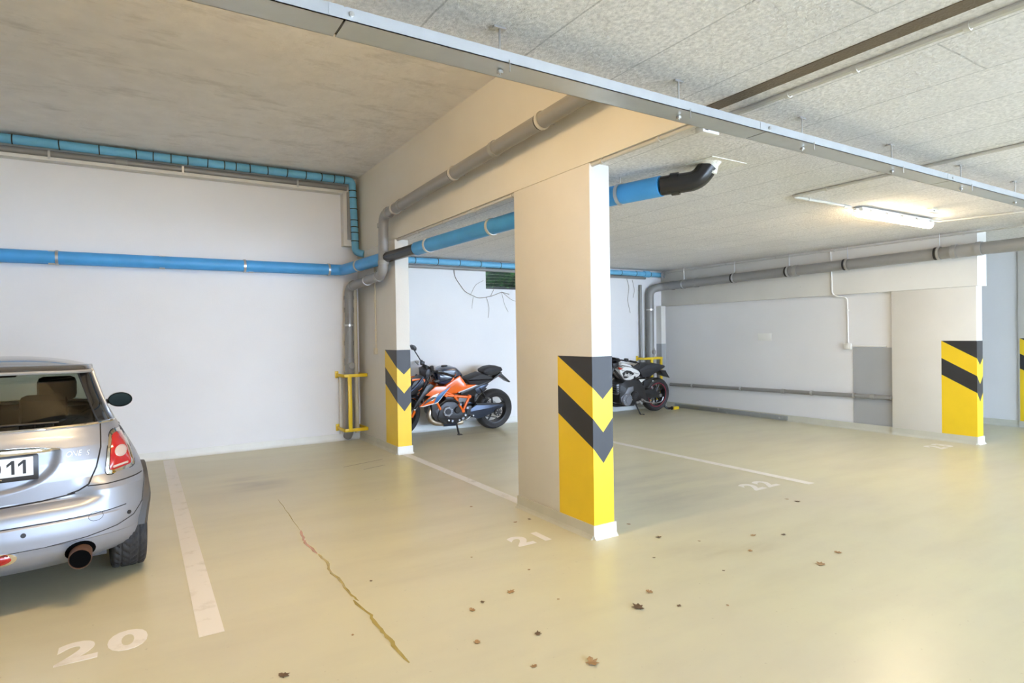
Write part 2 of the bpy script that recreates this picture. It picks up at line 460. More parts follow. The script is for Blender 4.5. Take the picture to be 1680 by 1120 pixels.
# back wall with the louvre opening
WX0, WX1, WZ0, WZ1 = 5.00, 6.05, 2.285, 2.66
bw = MB()
bw.box((X0, YB, 0), (WX0, YB+0.25, ZH)).box((WX1, YB, 0), (X1, YB+0.25, ZH)).box((WX0, YB, 0), (WX1, YB+0.25, WZ0)).box((WX0, YB, WZ1), (WX1, YB+0.25, ZH))
struct('wall_back', bw, 'wall_paint')
struct('wall_left', MB().box((X0-0.2, Y0, 0), (X0, YB, ZH)), 'wall_paint')
# entrance wall behind: wide door opening that lets the daylight in
fw = MB()
fw.box((X0, Y0-0.25, 0), (0.3, Y0, ZL)).box((13.5, Y0-0.25, 0), (X1, Y0, ZL)).box((0.3, Y0-0.25, 2.55), (13.5, Y0, ZL)).box((6.7, Y0-0.25, 0), (7.1, Y0, 2.55))
struct('wall_front', fw, 'wall_paint')
struct('wall_right', MB().box((X1, Y0, 0), (X1+0.2, YB, ZH)), 'wall_paint')
# infill wall between the right-hand pillar and the corner
XR = 9.13
struct('wall_partition', MB().box((XR+0.06, 4.40, 0), (XR+0.18, YB, 2.04)), 'wall_paint')
struct('wall_far_partition', MB().box((11.2, 2.75, 0), (11.4, YB, ZL)), 'wall_paint')
# skirtings
def skirt(name, a, b, m='skirting', h=0.10):
    """coved skirting: a->b along the wall base, thickness to the left of the direction"""
    a = Vector((*a, 0)); b = Vector((*b, 0)); d = (b-a).normalized(); nrm = Vector((-d.y, d.x, 0))
    prof = [(0, 0), (0, h), (0.012, h), (0.013, 0.03), (0.020, 0.012), (0.036, 0.001), (0.036, 0)]
    vs = []; fs = []; n = len(prof)
    for p in (a, b):
        for (t, z) in prof: vs.append(p + nrm*t + Vector((0,0,z)))
    for j in range(n): fs.append((j, (j+1)%n, n+(j+1)%n, n+j))
    fs += [tuple(range(n)), tuple(range(2*n-1, n-1, -1))]
    return MB().add(vs, fs)
struct('baseboard_back', skirt('b', (XP, YB), (X0, YB)), 'skirting_daylit')
struct('baseboard_back_bay', skirt('b', (XR, YB), (XP+0.19, YB)), 'skirting_daylit')
struct('baseboard_partition', skirt('b', (XR+0.035, 4.41), (XR+0.035, YB)), 'skirting')
struct('baseboard_far', skirt('b', (11.2, 2.75), (11.2, YB)), 'skirting')

# floor markings
def line(x, y0, y1, w=0.118, dx=0.0):
    return MB().add([(x-w/2+dx, y0, .0015), (x+w/2+dx, y0+0.0, .0015), (x+w/2, y1, .0015), (x-w/2, y1, .0015)], [(0,1,2,3)]).build('bay_line', 'line_paint', floor, False)
line(0.322, 3.41, 8.70, dx=-0.02)
line(2.90, 4.44, 7.27, 0.10)
line(5.56, 3.44, 8.70, 0.10, 0.02)
line(-2.32, 3.41, 8.70)
def number(s, x, y, size, sx=1.1):
    text_obj('bay_number', s, size, 'line_paint', floor, Matrix.Translation((x, y, 0.001)), extrude=0.0005, offset=0.012, space=1.25, sx=sx)
number('20', -0.35, 3.49, 0.30)
number('21', 2.28, 3.60, 0.26)
number('22', 4.93, 3.60, 0.30)
number('23', 8.46, 3.52, 0.30)
# dried liquid trail and skid marks on the floor
def trail(name, pts, w, m):
    vs = []; fs = []
    for i, p in enumerate(pts):
        ww = w*(0.6+0.6*random.random()) * (0.35 if i in (0, len(pts)-1) else 1)
        vs += [(p[0]-ww, p[1], .0012), (p[0]+ww, p[1], .0012)]
    for i in range(len(pts)-1): fs.append((2*i, 2*i+1, 2*i+3, 2*i+2))
    return MB().add(vs, fs).build(name, m, floor, False)
def densify(pts, k=4, j=0.005):
    o = []
    for i in range(len(pts)-1):
        for q in range(k):
            t = q/k; o.append((pts[i][0]*(1-t)+pts[i+1][0]*t+random.uniform(-j, j), pts[i][1]*(1-t)+pts[i+1][1]*t))
    o.append(pts[-1]); return o
trail('liquid_stain', densify([(1.104,5.94),(1.085,5.4),(1.063,4.87)]), 0.003, 'stain')
trail('liquid_stain', densify([(1.063,4.87),(1.035,4.62),(1.03,4.54),(1.046,4.27)]), 0.011, 'stain_red')
trail('liquid_stain', densify([(1.046,4.27),(1.06,4.08),(1.03,3.91),(1.048,3.72),(1.035,3.49),(1.05,3.375)]), 0.0085, 'stain')
trail('liquid_stain', densify([(1.026,3.40),(1.049,3.16),(1.035,3.04),(1.041,2.92),(1.038,2.79),(1.04,2.60)]), 0.010, 'stain')
for (a, b) in (((2.02, 6.96), (2.55, 7.13)), ((2.17, 6.70), (2.46, 6.79))):
    MB().add([(a[0],a[1]-.006,.0012),(b[0],b[1]-.006,.0012),(b[0],b[1]+.006,.0012),(a[0],a[1]+.006,.0012)], [(0,1,2,3)]).build('skid_mark', 'skid', floor, False)

# ------------------------------------------------------------------ pillars
ZT = 1.333
def quadpatch(pts, ax, val, out, t=0.0015):
    """thin painted polygon on a plane: ax 0 -> plane x=val with (y,z) points, ax 1 -> plane y=val with (x,z)"""
    n = len(pts); vs = []
    for d in (0, t*out):
        for (p, z) in pts: vs.append((val+d, p, z) if ax == 0 else (p, val+d, z))
    fs = [tuple(range(n)), tuple(range(2*n-1, n-1, -1))] + [(k, (k+1)%n, n+(k+1)%n, n+k) for k in range(n)]
    return MB().add(vs, fs)
def stripes(parent, xl, w, yf, sw, left=True, front=True):
    a, b = yf, yf+sw
    if left:
        for m, pts in (('stripe_black', [(b, ZT), (a, ZT), (a, 1.108)]),
                       ('stripe_yellow', [(b, ZT), (a, 1.108), (a, 0.881), (b, 1.104)]),
                       ('stripe_black', [(b, 1.104), (a, 0.881), (a, 0.664), (b, 0.882)]),
                       ('stripe_yellow', [(b, 0.882), (a, 0.664), (a, 0.10), (b, 0.10)])):
            quadpatch(pts, 0, xl, -1).build('paint_stripe', m, parent, False)
    if front:
        l, r, c = xl, xl+w, xl+w*0.5
        for m, pts in (('stripe_black', [(l, ZT), (r, ZT), (r, 1.105), (c, 1.018), (l, 1.108)]),
                       ('stripe_yellow', [(l, 1.108), (c, 1.018), (r, 1.105), (r, 0.876), (c, 0.774), (l, 0.881)]),
                       ('stripe_black', [(l, 0.881), (c, 0.774), (r, 0.876), (r, 0.66), (c, 0.546), (l, 0.664)]),
                       ('stripe_yellow', [(l, 0.664), (c, 0.546), (r, 0.66), (r, 0.10), (l, 0.10)])):
            quadpatch(pts, 1, yf, -1).build('paint_stripe', m, parent, False)
def pillar(label, xl, w, yf, yb, ztop, sw, front=True):
    t = thing('pillar', label, 'pillar', (xl+w/2, yf, 0))
    def L(o): o.matrix_parent_inverse = Matrix.Translation((-(xl+w/2), -yf, 0)); return o
    n0 = set(o.name for o in C.objects)
    MB().box((xl, yf, 0), (xl+w, yb, ztop), 0.008).build('shaft', 'pillar_paint', t)
    stripes(t, xl, w, yf, sw, front=front)
    skirt('s', (xl, yf), (xl, yb)).build('skirting', 'skirting', t, False)
    if front: skirt('s', (xl+w+.012, yf), (xl-.012, yf)).build('skirting', 'skirting_daylit', t, False)
    skirt('s', (xl+w, yb), (xl+w, yf)).build('skirting', 'skirting', t, False)
    for o in C.objects:
        if o.name not in n0: L(o)
    return t
pillar('tall concrete pillar with yellow and black chevrons in the foreground beside number 21', XP, 0.19, 3.41, 4.44, ZL, 0.42)
pillar('narrow striped wall pillar hiding the front of the orange motorcycle', XP, 0.185, 7.28, YB, ZL, 0.42)
pillar('striped pillar under the beam end at the right beside number 23', XR, 0.17, 3.385, 4.41, 2.04, 0.40)
fp = thing('pillar', 'striped pillar edge cut off by the right border of the picture', 'pillar', (11.18, 3.0, 0))
for o in [MB().box((11.17, 2.72, 0), (11.42, 3.62, ZL), 0.006).build('shaft', 'pillar_paint', fp)]: pass
stripes(fp, 11.17, 0.2, 3.18, 0.42, front=False)
for ch in fp.children: ch.matrix_parent_inverse = Matrix.Translation((-11.18, -3.0, 0))
# beam over the partition
bt = thing('concrete_beam', 'pale concrete beam running over the partition wall under the ceiling', 'beam', (9.25, 3.36, 2.03))
o = MB().box((XR-0.03, 3.36, 2.035), (XR+0.24, YB, ZL), 0.006).build('beam_body', 'pillar_paint', bt); o.matrix_parent_inverse = Matrix.Translation((-9.25, -3.36, -2.03))
# white pilaster strip in the right corner
cp = thing('corner_pilaster', 'thin pilaster in the far corner, white above and grey below', 'pilaster', (8.98, 8.66, 0))
for nm, m, z0, z1 in (('upper_panel', 'white_plastic', 1.28, 2.035), ('lower_panel', 'grey_panel', 0, 1.28)):
    o = MB().box((8.95, 8.66, z0), (9.07, YB, z1)).build(nm, m, cp, False); o.matrix_parent_inverse = Matrix.Translation((-8.98, -8.66, 0))
# grey panel in the partition beside the pillar, metal strip on its skirting
tag(MB().box((XR+0.052, 4.42, 0.08), (XR+0.062, 4.985, 1.235)).build('wall_panel', 'grey_panel', None, False), 'dark grey painted panel on the partition wall beside the striped pillar', 'panel')
tag(MB().box((XR-0.004, 6.05, 0.012), (XR+0.024, 8.5, 0.085), 0.004).build('metal_kick_strip', 'aluminium', None), 'scuffed grey metal strip fixed along the base of the partition wall', 'strip')
tag(MB().box((XR+0.054, 6.36, 1.335), (XR+0.062, 6.62, 1.46), 0.002).build('blank_sticker', 'sticker', None), 'pale blank sticker on the middle of the partition wall', 'sticker')

# ------------------------------------------------------------------ louvre window
wn = struct('window_1', MB().box((WX0, YB+0.06, WZ0), (WX0+0.03, YB+0.12, WZ1)).box((WX1-0.03, YB+0.06, WZ0), (WX1, YB+0.12, WZ1)).box((WX0, YB+0.06, WZ0), (WX1, YB+0.12, WZ0+0.03)).box((WX0, YB+0.06, WZ1-0.03), (WX1, YB+0.12, WZ1)), 'moto_black')
nsl = 6
for i in range(nsl):
    z = WZ0+0.045+i*(WZ1-WZ0-0.07)/nsl
    MB().add([(WX0+.03, YB+.05, z), (WX1-.03, YB+.05, z), (WX1-.03, YB+.10, z+.062), (WX0+.03, YB+.10, z+.062),
              (WX0+.03, YB+.054, z-.003), (WX1-.03, YB+.054, z-.003), (WX1-.03, YB+.104, z+.059), (WX0+.03, YB+.104, z+.059)],
             [(0,1,2,3),(7,6,5,4),(0,4,5,1),(3,2,6,7),(0,3,7,4),(1,5,6,2)]).build('glass_slat', 'louvre_glass', wn, False)
struct('wall_light_shaft', MB().box((WX0-.3, YB+1.2, 1.6), (WX1+.3, YB+1.3, 3.4)).box((WX0-.3, YB+.26, 1.5), (WX1+.3, YB+1.3, 1.6)).box((WX0-.4, YB+.26, 1.5), (WX0-.3, YB+1.3, 3.4)).box((WX1+.3, YB+.26, 1.5), (WX1+.4, YB+1.3, 3.4)), 'shaft')
iv = MB()
for i in range(500):
    x = random.uniform(WX0-.25, WX1+.25); z = random.uniform(1.7, 3.3); y = YB+1.15-abs(random.gauss(0, .12)); s_ = random.uniform(.03, .06); a = random.uniform(0, 6.28)
    iv.add([(x, y, z), (x+s_*math.cos(a), y-.02, z+s_*math.sin(a)), (x+1.5*s_*math.cos(a+.5), y-.03, z+1.5*s_*math.sin(a+.5)), (x+s_*math.cos(a+1), y-.01, z+s_*math.sin(a+1))], [(0,1,2,3)])
tag(iv.build('climbing_foliage', 'foliage', None, False), 'green foliage in the light shaft behind the louvre window', 'foliage', kind='stuff')
vi = thing('dry_creeper', 'thin dry creeper twigs clinging to the wall under the louvre window', 'creeper', (5.1, YB-.01, 2.2))
def twig(pts, r=0.004):
    P = [Vector((x-5.1, random.uniform(-.006, .0), z-2.2)) for x, z in pts]
    MB().tube(bend(P, 0.06, 3), r, 5).build('twig', 'twig', vi)
twig([(4.40, 2.62), (4.42, 2.45), (4.60, 2.22), (4.85, 2.12), (5.10, 2.16), (5.30, 2.24), (5.45, 2.20)])
twig([(5.30, 2.24), (5.50, 2.10), (5.85, 2.04)], .003)
twig([(5.08, 2.16), (5.15, 2.28)], .003)
twig([(4.70, 2.18), (4.80, 2.35), (4.95, 2.42)], .0025)
twig([(5.0, 2.14), (5.05, 1.98), (5.03, 1.80)], .0025)
twig([(4.75, 2.14), (4.72, 1.95)], .0022)
twig([(5.3, 2.22), (5.35, 2.02), (5.42, 1.90)], .0022)
cr = thing('dry_creeper', 'hair-thin dry creeper hanging on the wall left of the far corner pipe', 'creeper', (8.2, YB-.01, 2.3))
for pts in ([(-.05, .3), (.02, .1), (-.03, -.15), (.04, -.4)], [(.1, .25), (.16, .05), (.12, -.1)]):
    MB().tube(bend([(x, 0, z) for x, z in pts], .05, 3), .003, 5).build('twig', 'twig', cr)

# ------------------------------------------------------------------ pipes
def clamp(parent, c, axis, r, rod=None, m='steel'):
    o = MB().ring(c, axis, r*0.98, r+0.010, 0.028).build('clamp', m, parent)
    if rod:
        a = Vector(c)+Vector((0, 0, r)); MB().tube([a, Vector((c[0], c[1], rod))], .004, 6).build('hanger_rod', 'steel', o)
    return o
def collar(parent, c, axis, r, m='pvc_rib', w=0.05, t=0.008):
    return MB().ring(c, axis, r*0.98, r+t, w).build('collar', m, parent)
# grey drain along the step, dropping in front of the pillar and into the corner
dp = thing('drain_pipe', 'grey drain pipe along the cream step, dropping to the floor in the left corner', 'pipe')
r = 0.062
XG = 2.70
MB().tube(bend([(XG, 2.42, 3.20), (XG, 7.36, 3.045), (XG, 7.40, 2.30), (2.64, 8.66, 2.235), (2.615, 8.665, 0.16), (2.615, 8.78, 0.06)], 0.13), r, 20).build('pipe_run', 'grey_pvc', dp)
def gz(y): return 3.20 + (3.045-3.20)*(y-2.42)/(7.36-2.42)
for y in (3.83, 5.35, 6.95): clamp(dp, (XG, y, gz(y)), (0, 1, -.03), r, None, 'conduit')
for y in (3.80, 5.32): MB().ring((XG, y+.055, gz(y)), (0, 1, -.03), r*.98, r+.004, .02).build('rubber_ring', 'black_rubber', dp)
for y in (4.55, 6.75, 7.18): collar(dp, (XG, y, gz(y)), (0, 1, -.03), r)
for z in (2.92, 2.45): collar(dp, (XG, 7.385, z), (0, 0, 1), r)
collar(dp, (2.695, 7.55, 2.29), (0, 1, -.05), r); collar(dp, (2.65, 8.5, 2.245), (0, 1, -.05), r)
clamp(dp, (2.678, 7.95, 2.272), (0, 1, -.05), r)
for z, w in ((2.08, .05), (1.90, .07), (1.42, .06), (1.15, .10), (0.98, .05)): collar(dp, (2.636-.012*(2.1-z), 8.662, z), (0, 0, 1), r, 'grey_pvc', w)
clamp(dp, (2.63, 8.662, 1.68), (0, 0, 1), r)
MB().disc((2.635, 8.60, 1.10), (0.15, -1, 0), .05, .05).build('inspection_cap', 'pvc_rib', dp)
for y in (3.83, 5.35):
    MB().box((XG, y-.012, gz(y)-.012), (XP, y+.012, gz(y)+.012)).build('wall_bracket', 'steel', dp, False)
# thin white pipe beside the corner drain
tag(MB().tube([(2.515, 8.76, .10), (2.515, 8.76, .93)], .022, 10).build('white_pipe', 'white_plastic', None), 'short white pipe behind the yellow guard in the left corner', 'pipe')
tag(MB().tube([(2.745, 8.74, .10), (2.745, 8.74, 2.2)], .03, 10).build('cream_pipe', 'cream_plastic', None), 'cream pipe standing in the left corner behind the grey drain', 'pipe')

# blue pipe on the back wall and its branch to the ceiling
bp = thing('blue_pipe', 'bright blue wrapped pipe across the back wall and on to the ceiling outlet', 'pipe')
rb = 0.078
A = Vector((-5.9, 8.70, 2.478)); B = Vector((2.56, 8.69, 2.478)); D = Vector((3.16, 4.20, 2.61)); E_ = Vector((3.40, 3.27, 2.61)); F = Vector((3.56, 3.02, 2.62))
MB().tube(bend([A, B, lerp(B, D, .28)], .10), rb, 20).build('wall_run', 'blue_wrap', bp)
MB().tube(bend([lerp(B, D, .28), lerp(B, D, .46)], .05), rb*0.86, 20).build('bare_section', 'black_pipe', bp)
MB().tube(bend([lerp(B, D, .46), D, E_], .12), rb, 20).build('ceiling_run', 'blue_wrap', bp)
MB().tube(bend([E_, lerp(E_, F, .9), Vector((3.60, 2.99, 2.72))], .12), rb*0.93, 20).build('elbow', 'black_pipe', bp)
MB().ring(lerp(E_, F, .35), F-E_, rb*.9, rb+.006, .06).build('elbow_socket', 'black_pipe', bp)
for x in (-0.75, 1.25, 2.36): clamp(bp, (x, 8.70, 2.478), (1, 0, 0), rb)
for x in (-0.80, 0.30, 1.33, 2.50): MB().ring((x, 8.70, 2.478), (1, 0, 0), rb*.97, rb+.003, .06).build('tape_joint', 'conduit', bp)
for t in (.12, .52, .78): clamp(bp, lerp(B, D, t), D-B, rb, None, 'conduit')
clamp(bp, lerp(D, E_, .62), E_-D, rb, ZL)
# foam collar at the ceiling outlet
fm = MB()
fm.lathe([(.0001, -.10), (.05, -.09), (.065, -.03), (.09, .0), (.0001, .0)], (3.60, 2.985, ZL), (0, 0, 1), 14, close=False)
fo = fm.build('foam_plug', 'foam', None); tag(fo, 'white expanding foam squeezed out around the ceiling pipe outlet', 'foam')
MB().box((3.48, 2.86, ZL-.006), (3.86, 3.10, ZL+.001)).build('patch_plate', 'foam', fo, False)

# pale blue taped pipe, grey pipe and ledge on the back wall top
tag(MB().box((X0, 8.66, 3.585), (2.60, YB, 3.625)).box((X0, 8.78, 3.625), (2.60, YB, ZH)).build('wall_ledge', 'pillar_paint', None, False), 'pale ledge along the top of the left back wall under the pipes', 'ledge')
tag(MB().box((2.58, 8.66, 2.83), (2.70, YB, 3.625)).build('pipe_casing', 'pillar_paint', None, False), 'narrow upright casing beside the taped pipe in the left corner', 'casing')
gp = thing('grey_pipe', 'dark grey pipe lying on the ledge below the taped pipe', 'pipe')
MB().tube([(X0, 8.71, 3.67), (2.64, 8.71, 3.67)], .042, 12).build('pipe_run', 'grey_pvc', gp)
for x in (-.80, .55, 1.95): MB().box((x-.012, 8.66, 3.625), (x+.012, 8.72, 3.64)).box((x-.012, 8.655, 3.60), (x+.012, 8.66, 3.70)).build('bracket', 'steel', gp, False)
MB().ring((-.1, 8.71, 3.67), (1, 0, 0), .04, .047, .12).build('collar', 'pvc_rib', gp)
MB().tube([(2.655, 8.645, 2.92), (2.655, 8.645, 3.60)], .03, 12).build('riser', 'grey_pvc', gp)
tp = thing('taped_pipe', 'pale blue insulated pipe with black ties turning down in the left corner', 'pipe')
tpath = bend([(X0, 8.65, 3.775), (2.70, 8.62, 3.765), (2.735, 8.62, 2.74), (2.83, 8.50, 2.70)], .06)
MB().tube(tpath, .052, 14).build('insulation', 'pale_blue_wrap', tp)
for x in (-2.1, -1.6, -1.12, -.70, -.32, .05, .23, .42, .60, .83, 1.02, 1.16, 1.33, 1.55, 1.80, 2.05, 2.26, 2.44, 2.58):
    MB().ring((x, 8.65-.03*(x+6)/8.7, 3.775-.010*(x+6)/8.7), (1, random.uniform(-.06, .06), random.uniform(-.08, .08)), .051, .0565, .012, 16).build('tie', 'black_rubber', tp)
for z in (3.62, 3.52, 3.36, 3.20, 3.10, 3.02, 2.90): MB().ring((2.735-.035*(z-2.74)/1.025, 8.62, z), (0, random.uniform(-.06, .06), 1), .051, .0565, .012, 16).build('tie', 'black_rubber', tp)
# insulated pipe along the back wall of the right bay
tq = thing('taped_pipe', 'pale blue insulated pipe under the ceiling behind the motorcycles', 'pipe')
MB().tube([(3.02, 8.70, 2.685), (8.98, 8.70, 2.66)], .048, 14).build('insulation', 'pale_blue_wrap', tq)
for i in range(15):
    x = 3.3+i*.385
    MB().ring((x, 8.70, 2.685-.025*(x-3.02)/5.96), (1, 0, 0), .047, .0505, .010, 16).build('tie', 'black_rubber', tq)
MB().ring((8.60, 8.70, 2.662), (1, 0, 0), .045, .062, .14, 16).build('coupling', 'pale_blue_wrap', tq)
cl = MB().ring((8.98, 8.62, 2.66), (0.4, -1, 0), .05, .075, .03, 18).build('end_clamp', 'steel', tq)
MB().tube([(3.02, 8.74, 2.60), (8.6, 8.74, 2.59)], .03, 10).build('under_pipe', 'grey_pvc', tq)

# right-hand drain
rp = thing('drain_pipe', 'grey drain pipe hung along the beam on the right and down the far corner', 'pipe')
rr = 0.078
P_ = [(8.67, 8.70, .55), (8.685, 8.70, 2.36), (8.93, 8.60, 2.42), (8.97, 3.38, 2.485), (8.97, -1.0, 2.50)]
MB().tube(bend(P_, .14), rr, 20).build('pipe_run', 'grey_pvc', rp)
for y in (8.05, 6.90, 5.86, 4.92, 3.72):
    z = 2.42+.065*(8.55-y)/5.17
    clamp(rp, (8.945, y, z), (0, 1, 0), rr+.002, ZL); MB().ring((8.945, y+.04, z), (0, 1, 0), rr*.98, rr+.006, .022).build('rubber_ring', 'black_rubber', rp)
for y in (8.35, 7.75, 5.74, 3.55, 3.28): collar(rp, (8.95, y, 2.42+.065*(8.55-y)/5.17), (0, 1, 0), rr, 'pvc_rib', .06, .010)
MB().tube([(8.968, 3.28, 2.486), (8.968, 3.55, 2.483)], rr+.004, 20).build('socket', 'pvc_rib', rp)
clamp(rp, (8.682, 8.70, 1.96), (0, 0, 1), rr)
for z in (1.18, 1.06): collar(rp, (8.677, 8.70, z), (0, 0, 1), rr, 'grey_pvc')
MB().disc((8.70, 8.63, 1.12), (.4, -1, 0), .055, .05).build('inspection_cap', 'grey_pvc', rp)
tag(MB().tube([(8.48, 8.75, 0.1), (8.48, 8.75, 2.45)], .03, 10).build('grey_riser', 'grey_pvc', None), 'slim grey riser pipe in the far corner behind the drain', 'pipe')
lp = thing('low_pipe', 'thin grey pipe running low along the partition wall', 'pipe')
XL = XR+.015
MB().tube([(XL, 8.62, .455), (XL, 4.42, .518)], .032, 12).build('pipe_run', 'grey_pvc', lp)
for y in (8.05, 6.95, 5.62, 4.95): MB().ring((XL, y, .455+.063*(8.62-y)/4.2), (0, 1, 0), .032, .042, .03, 16).build('clamp', 'steel', lp)
for y in (6.12, 4.68): collar(lp, (XL, y, .455+.063*(8.62-y)/4.2), (0, 1, 0), .033, 'pvc_rib', .06, .005)

# yellow guards around the drains
def guard(label, x0, x1, y0, y1, z0, z1, posts):
    t = thing('pipe_guard', label, 'guard', (x0, y1, z0))
    off = Vector((x0, y1, z0)); w = .045
    def bx(n, a, b): 
        MB().box(Vector(a)-off, Vector(b)-off, .003).build(n, 'yellow_steel', t)
    for z in (z0, z1-w):
        bx('rail', (x0, y0, z), (x1, y0+.012, z+w))
        bx('rail', (x0, y0, z), (x0+.012, y1, z+w))
        bx('rail', (x1-.012, y0, z), (x1, y1, z+w))
    for x in posts: bx('post', (x, y0-.004, z0), (x+.05, y0+.03, z1))
    for z in (z0, z1-w):
        MB().box(Vector((x0-.02, y1-.012, z-.02))-off, Vector((x0+.03, y1, z+w+.03))-off, .003).build('foot_plate', 'yellow_steel', t)
    return t
guard('yellow steel guard around the drain in the left corner', 2.47, XP-.004, 8.42, YB-.002, .17, .985, (2.53,))
guard('yellow steel guard at the far corner behind the white motorcycle', 8.40, 8.925, 8.605, YB-.002, .17, 1.02, (8.60, 8.86))

# ------------------------------------------------------------------ cable tray
ct = thing('cable_tray', 'long galvanised cable tray hung on rods under the ceiling', 'tray', (0, 2.09, 2.57))
yt0, yt1, zt0, zt1 = 2.022, 2.155, 2.572, 2.618
seams = [-5.5, -2.3, 0.62, 2.90, 5.05, 7.2, 9.4, 12, 15]
for i in range(len(seams)-1):
    a, b = seams[i]+.004, seams[i+1]-.004
    m = MB()
    m.box((a, yt0-2.09, zt0-2.57), (b, yt1-2.09, zt0-2.57+.003)).box((a, yt0-2.09, zt0-2.57), (b, yt0-2.09+.003, zt1-2.57)).box((a, yt1-2.09-.003, zt0-2.57), (b, yt1-2.09, zt1-2.57))
    s_ = m.build('tray_section', 'galvanised', ct, False)
    MB().box((b-.05, yt0-2.09-.002, .004), (b+.05, yt0-2.09, zt1-2.57-.004)).build('joint_plate', 'galvanised', s_, False)
    MB().disc((b+.025, yt0-2.09-.005, .024), (0, 1, 0), .009, .012, 10).build('bolt', 'steel', s_)
MB().box((-5.5, -.05, .004), (15, .05, .03)).build('cable_bundle', 'moto_black', ct, False)
for x in (-2.6, -1.2, .16, 1.27, 2.30, 3.33, 4.35, 5.38, 6.4, 7.5, 9.0):
    q = MB().tube([(x, 0.0, -.02), (x, 0.0, ZL-2.57)], .0045, 8).build('hanger_rod', 'steel', ct)
    MB().disc((x, 0.0, -.008), (0, 0, 1), .013, .014, 8).build('nut', 'steel', q)
    MB().box((x-.028, -.008, ZL-2.57-.008), (x+.028, .008, ZL-2.57)).build('ceiling_plate', 'steel', q, False)
    MB().tube([(x, yt0-2.09-.006, -.035), (x, yt0-2.09-.006, .012)], .003, 6).build('hook', 'steel', q)

# ------------------------------------------------------------------ conduits, boxes, lamps
def conduit(label, pts, rad=.011, clips=(), m='conduit', b=.05):
    t = thing('conduit', label, 'conduit')
    MB().tube(bend(pts, b, 4), rad, 8).build('tube', m, t)
    for c, ax in clips: MB().ring(c, ax, rad, rad+.006, .022, 12).build('clip', m, t)
    return t
zc = ZL-.013
conduit('pale conduit following the slab step towards the camera', [(2.845, 7.25, zc), (2.845, 2.42, zc), (2.90, 2.2, zc), (2.905, -2, zc)], .017,
        [((2.845, y, zc), (0, 1, 0)) for y in (6.6, 5.9, 5.2, 4.5, 3.9, 3.3, 2.75)] + [((2.905, y, zc), (0, 1, 0)) for y in (1.9, 1.55, 1.1)])
conduit('conduit running over the ceiling to the lit lamp', [(5.02, -2, zc), (5.14, 3.33, zc), (6.12, 3.33, zc)], .013,
        [((5.13, 3.0, zc), (0, 1, 0)), ((5.4, 3.33, zc), (1, 0, 0)), ((6.0, 3.33, zc), (1, 0, 0)), ((5.09, 1.0, zc), (0, 1, 0))])
conduit('conduit leaving the lit lamp towards the right', [(7.72, 3.30, zc), (7.9, 3.29, zc), (8.4, 1.2, zc)], .012, [((8.05, 2.65, zc), (.2, -1, 0))])
XB = XR-.03
conduit('conduit along the top edge of the partition beam', [(XB-.013, 8.6, ZL-.05), (XB-.013, 6.6, ZL-.035), (XB-.013, 3.36, ZL-.03), (XB-.013, 1.5, ZL-.03)], .010,
        [((XB-.013, y, ZL-.033), (0, 1, 0)) for y in (7.9, 7.2, 6.2, 5.2, 4.6, 4.0, 3.5, 2.9, 2.3)])
conduit('white conduit dropping from the beam to the wall box', [(XB-.012, 5.26, ZL-.04), (XB-.012, 5.24, 2.06), (XB+.02, 5.20, 2.02), (XR+.048, 5.06, 1.99), (XR+.046, 5.05, 1.30)], .012,
        [((XB-.012, 5.25, 2.5), (0, 0, 1)), ((XR+.046, 5.05, 1.8), (0, 0, 1))], 'white_plastic', .06)
t = thing('switch_box', 'small white switch box on the partition wall', 'box', (XR+.06, 5.05, 1.25))
MB().box((-.05, -.055, -.045), (-.001, .055, .045), .006).build('housing', 'white_plastic', t)
MB().box((-.054, -.03, -.03), (-.05, .03, .03), .002).build('cover', 'white_plastic', t)
tag(MB().box((XR+.035, 4.50, 1.243), (XR+.052, 4.985, 1.262), .003).build('cable_trunking', 'white_plastic', None), 'short white trunking from the switch box above the grey panel', 'trunking')
conduit('cream twin conduit down the side of the left wall pillar', [(XP-.011, 8.02, 2.62), (XP-.011, 8.02, 1.36)], .010, [((XP-.011, 8.02, 1.6), (0, 0, 1)), ((XP-.011, 8.02, 2.0), (0, 0, 1))], 'cream_plastic')
t = thing('junction_box', 'small cream box at the foot of the conduit on the left wall pillar', 'box', (XP, 8.02, 1.31))
MB().box((-.035, -.04, -.045), (-.001, .04, .045), .005).build('housing', 'cream_plastic', t)
MB().box((-.039, -.028, -.03), (-.035, .028, .03), .002).build('cover', 'cream_plastic', t)

def signal_box(label, x, y):
    t = thing('detector_box', label, 'box', (x, y, ZL))
    MB().box((-.075, -.03, -.05), (.075, .03, -.012), .006).build('housing', 'white_plastic', t)
    MB().box((-.06, -.025, -.012), (.06, .025, 0)).build('base', 'cream_plastic', t, False)
    MB().box((-.055, -.032, -.036), (-.03, -.029, -.028)).build('indicator', 'moto_black', t, False)
signal_box('small white box on the ceiling just behind the cable tray', 2.965, 2.47)
signal_box('small white box on the ceiling beside the lit lamp', 7.05, 2.99)

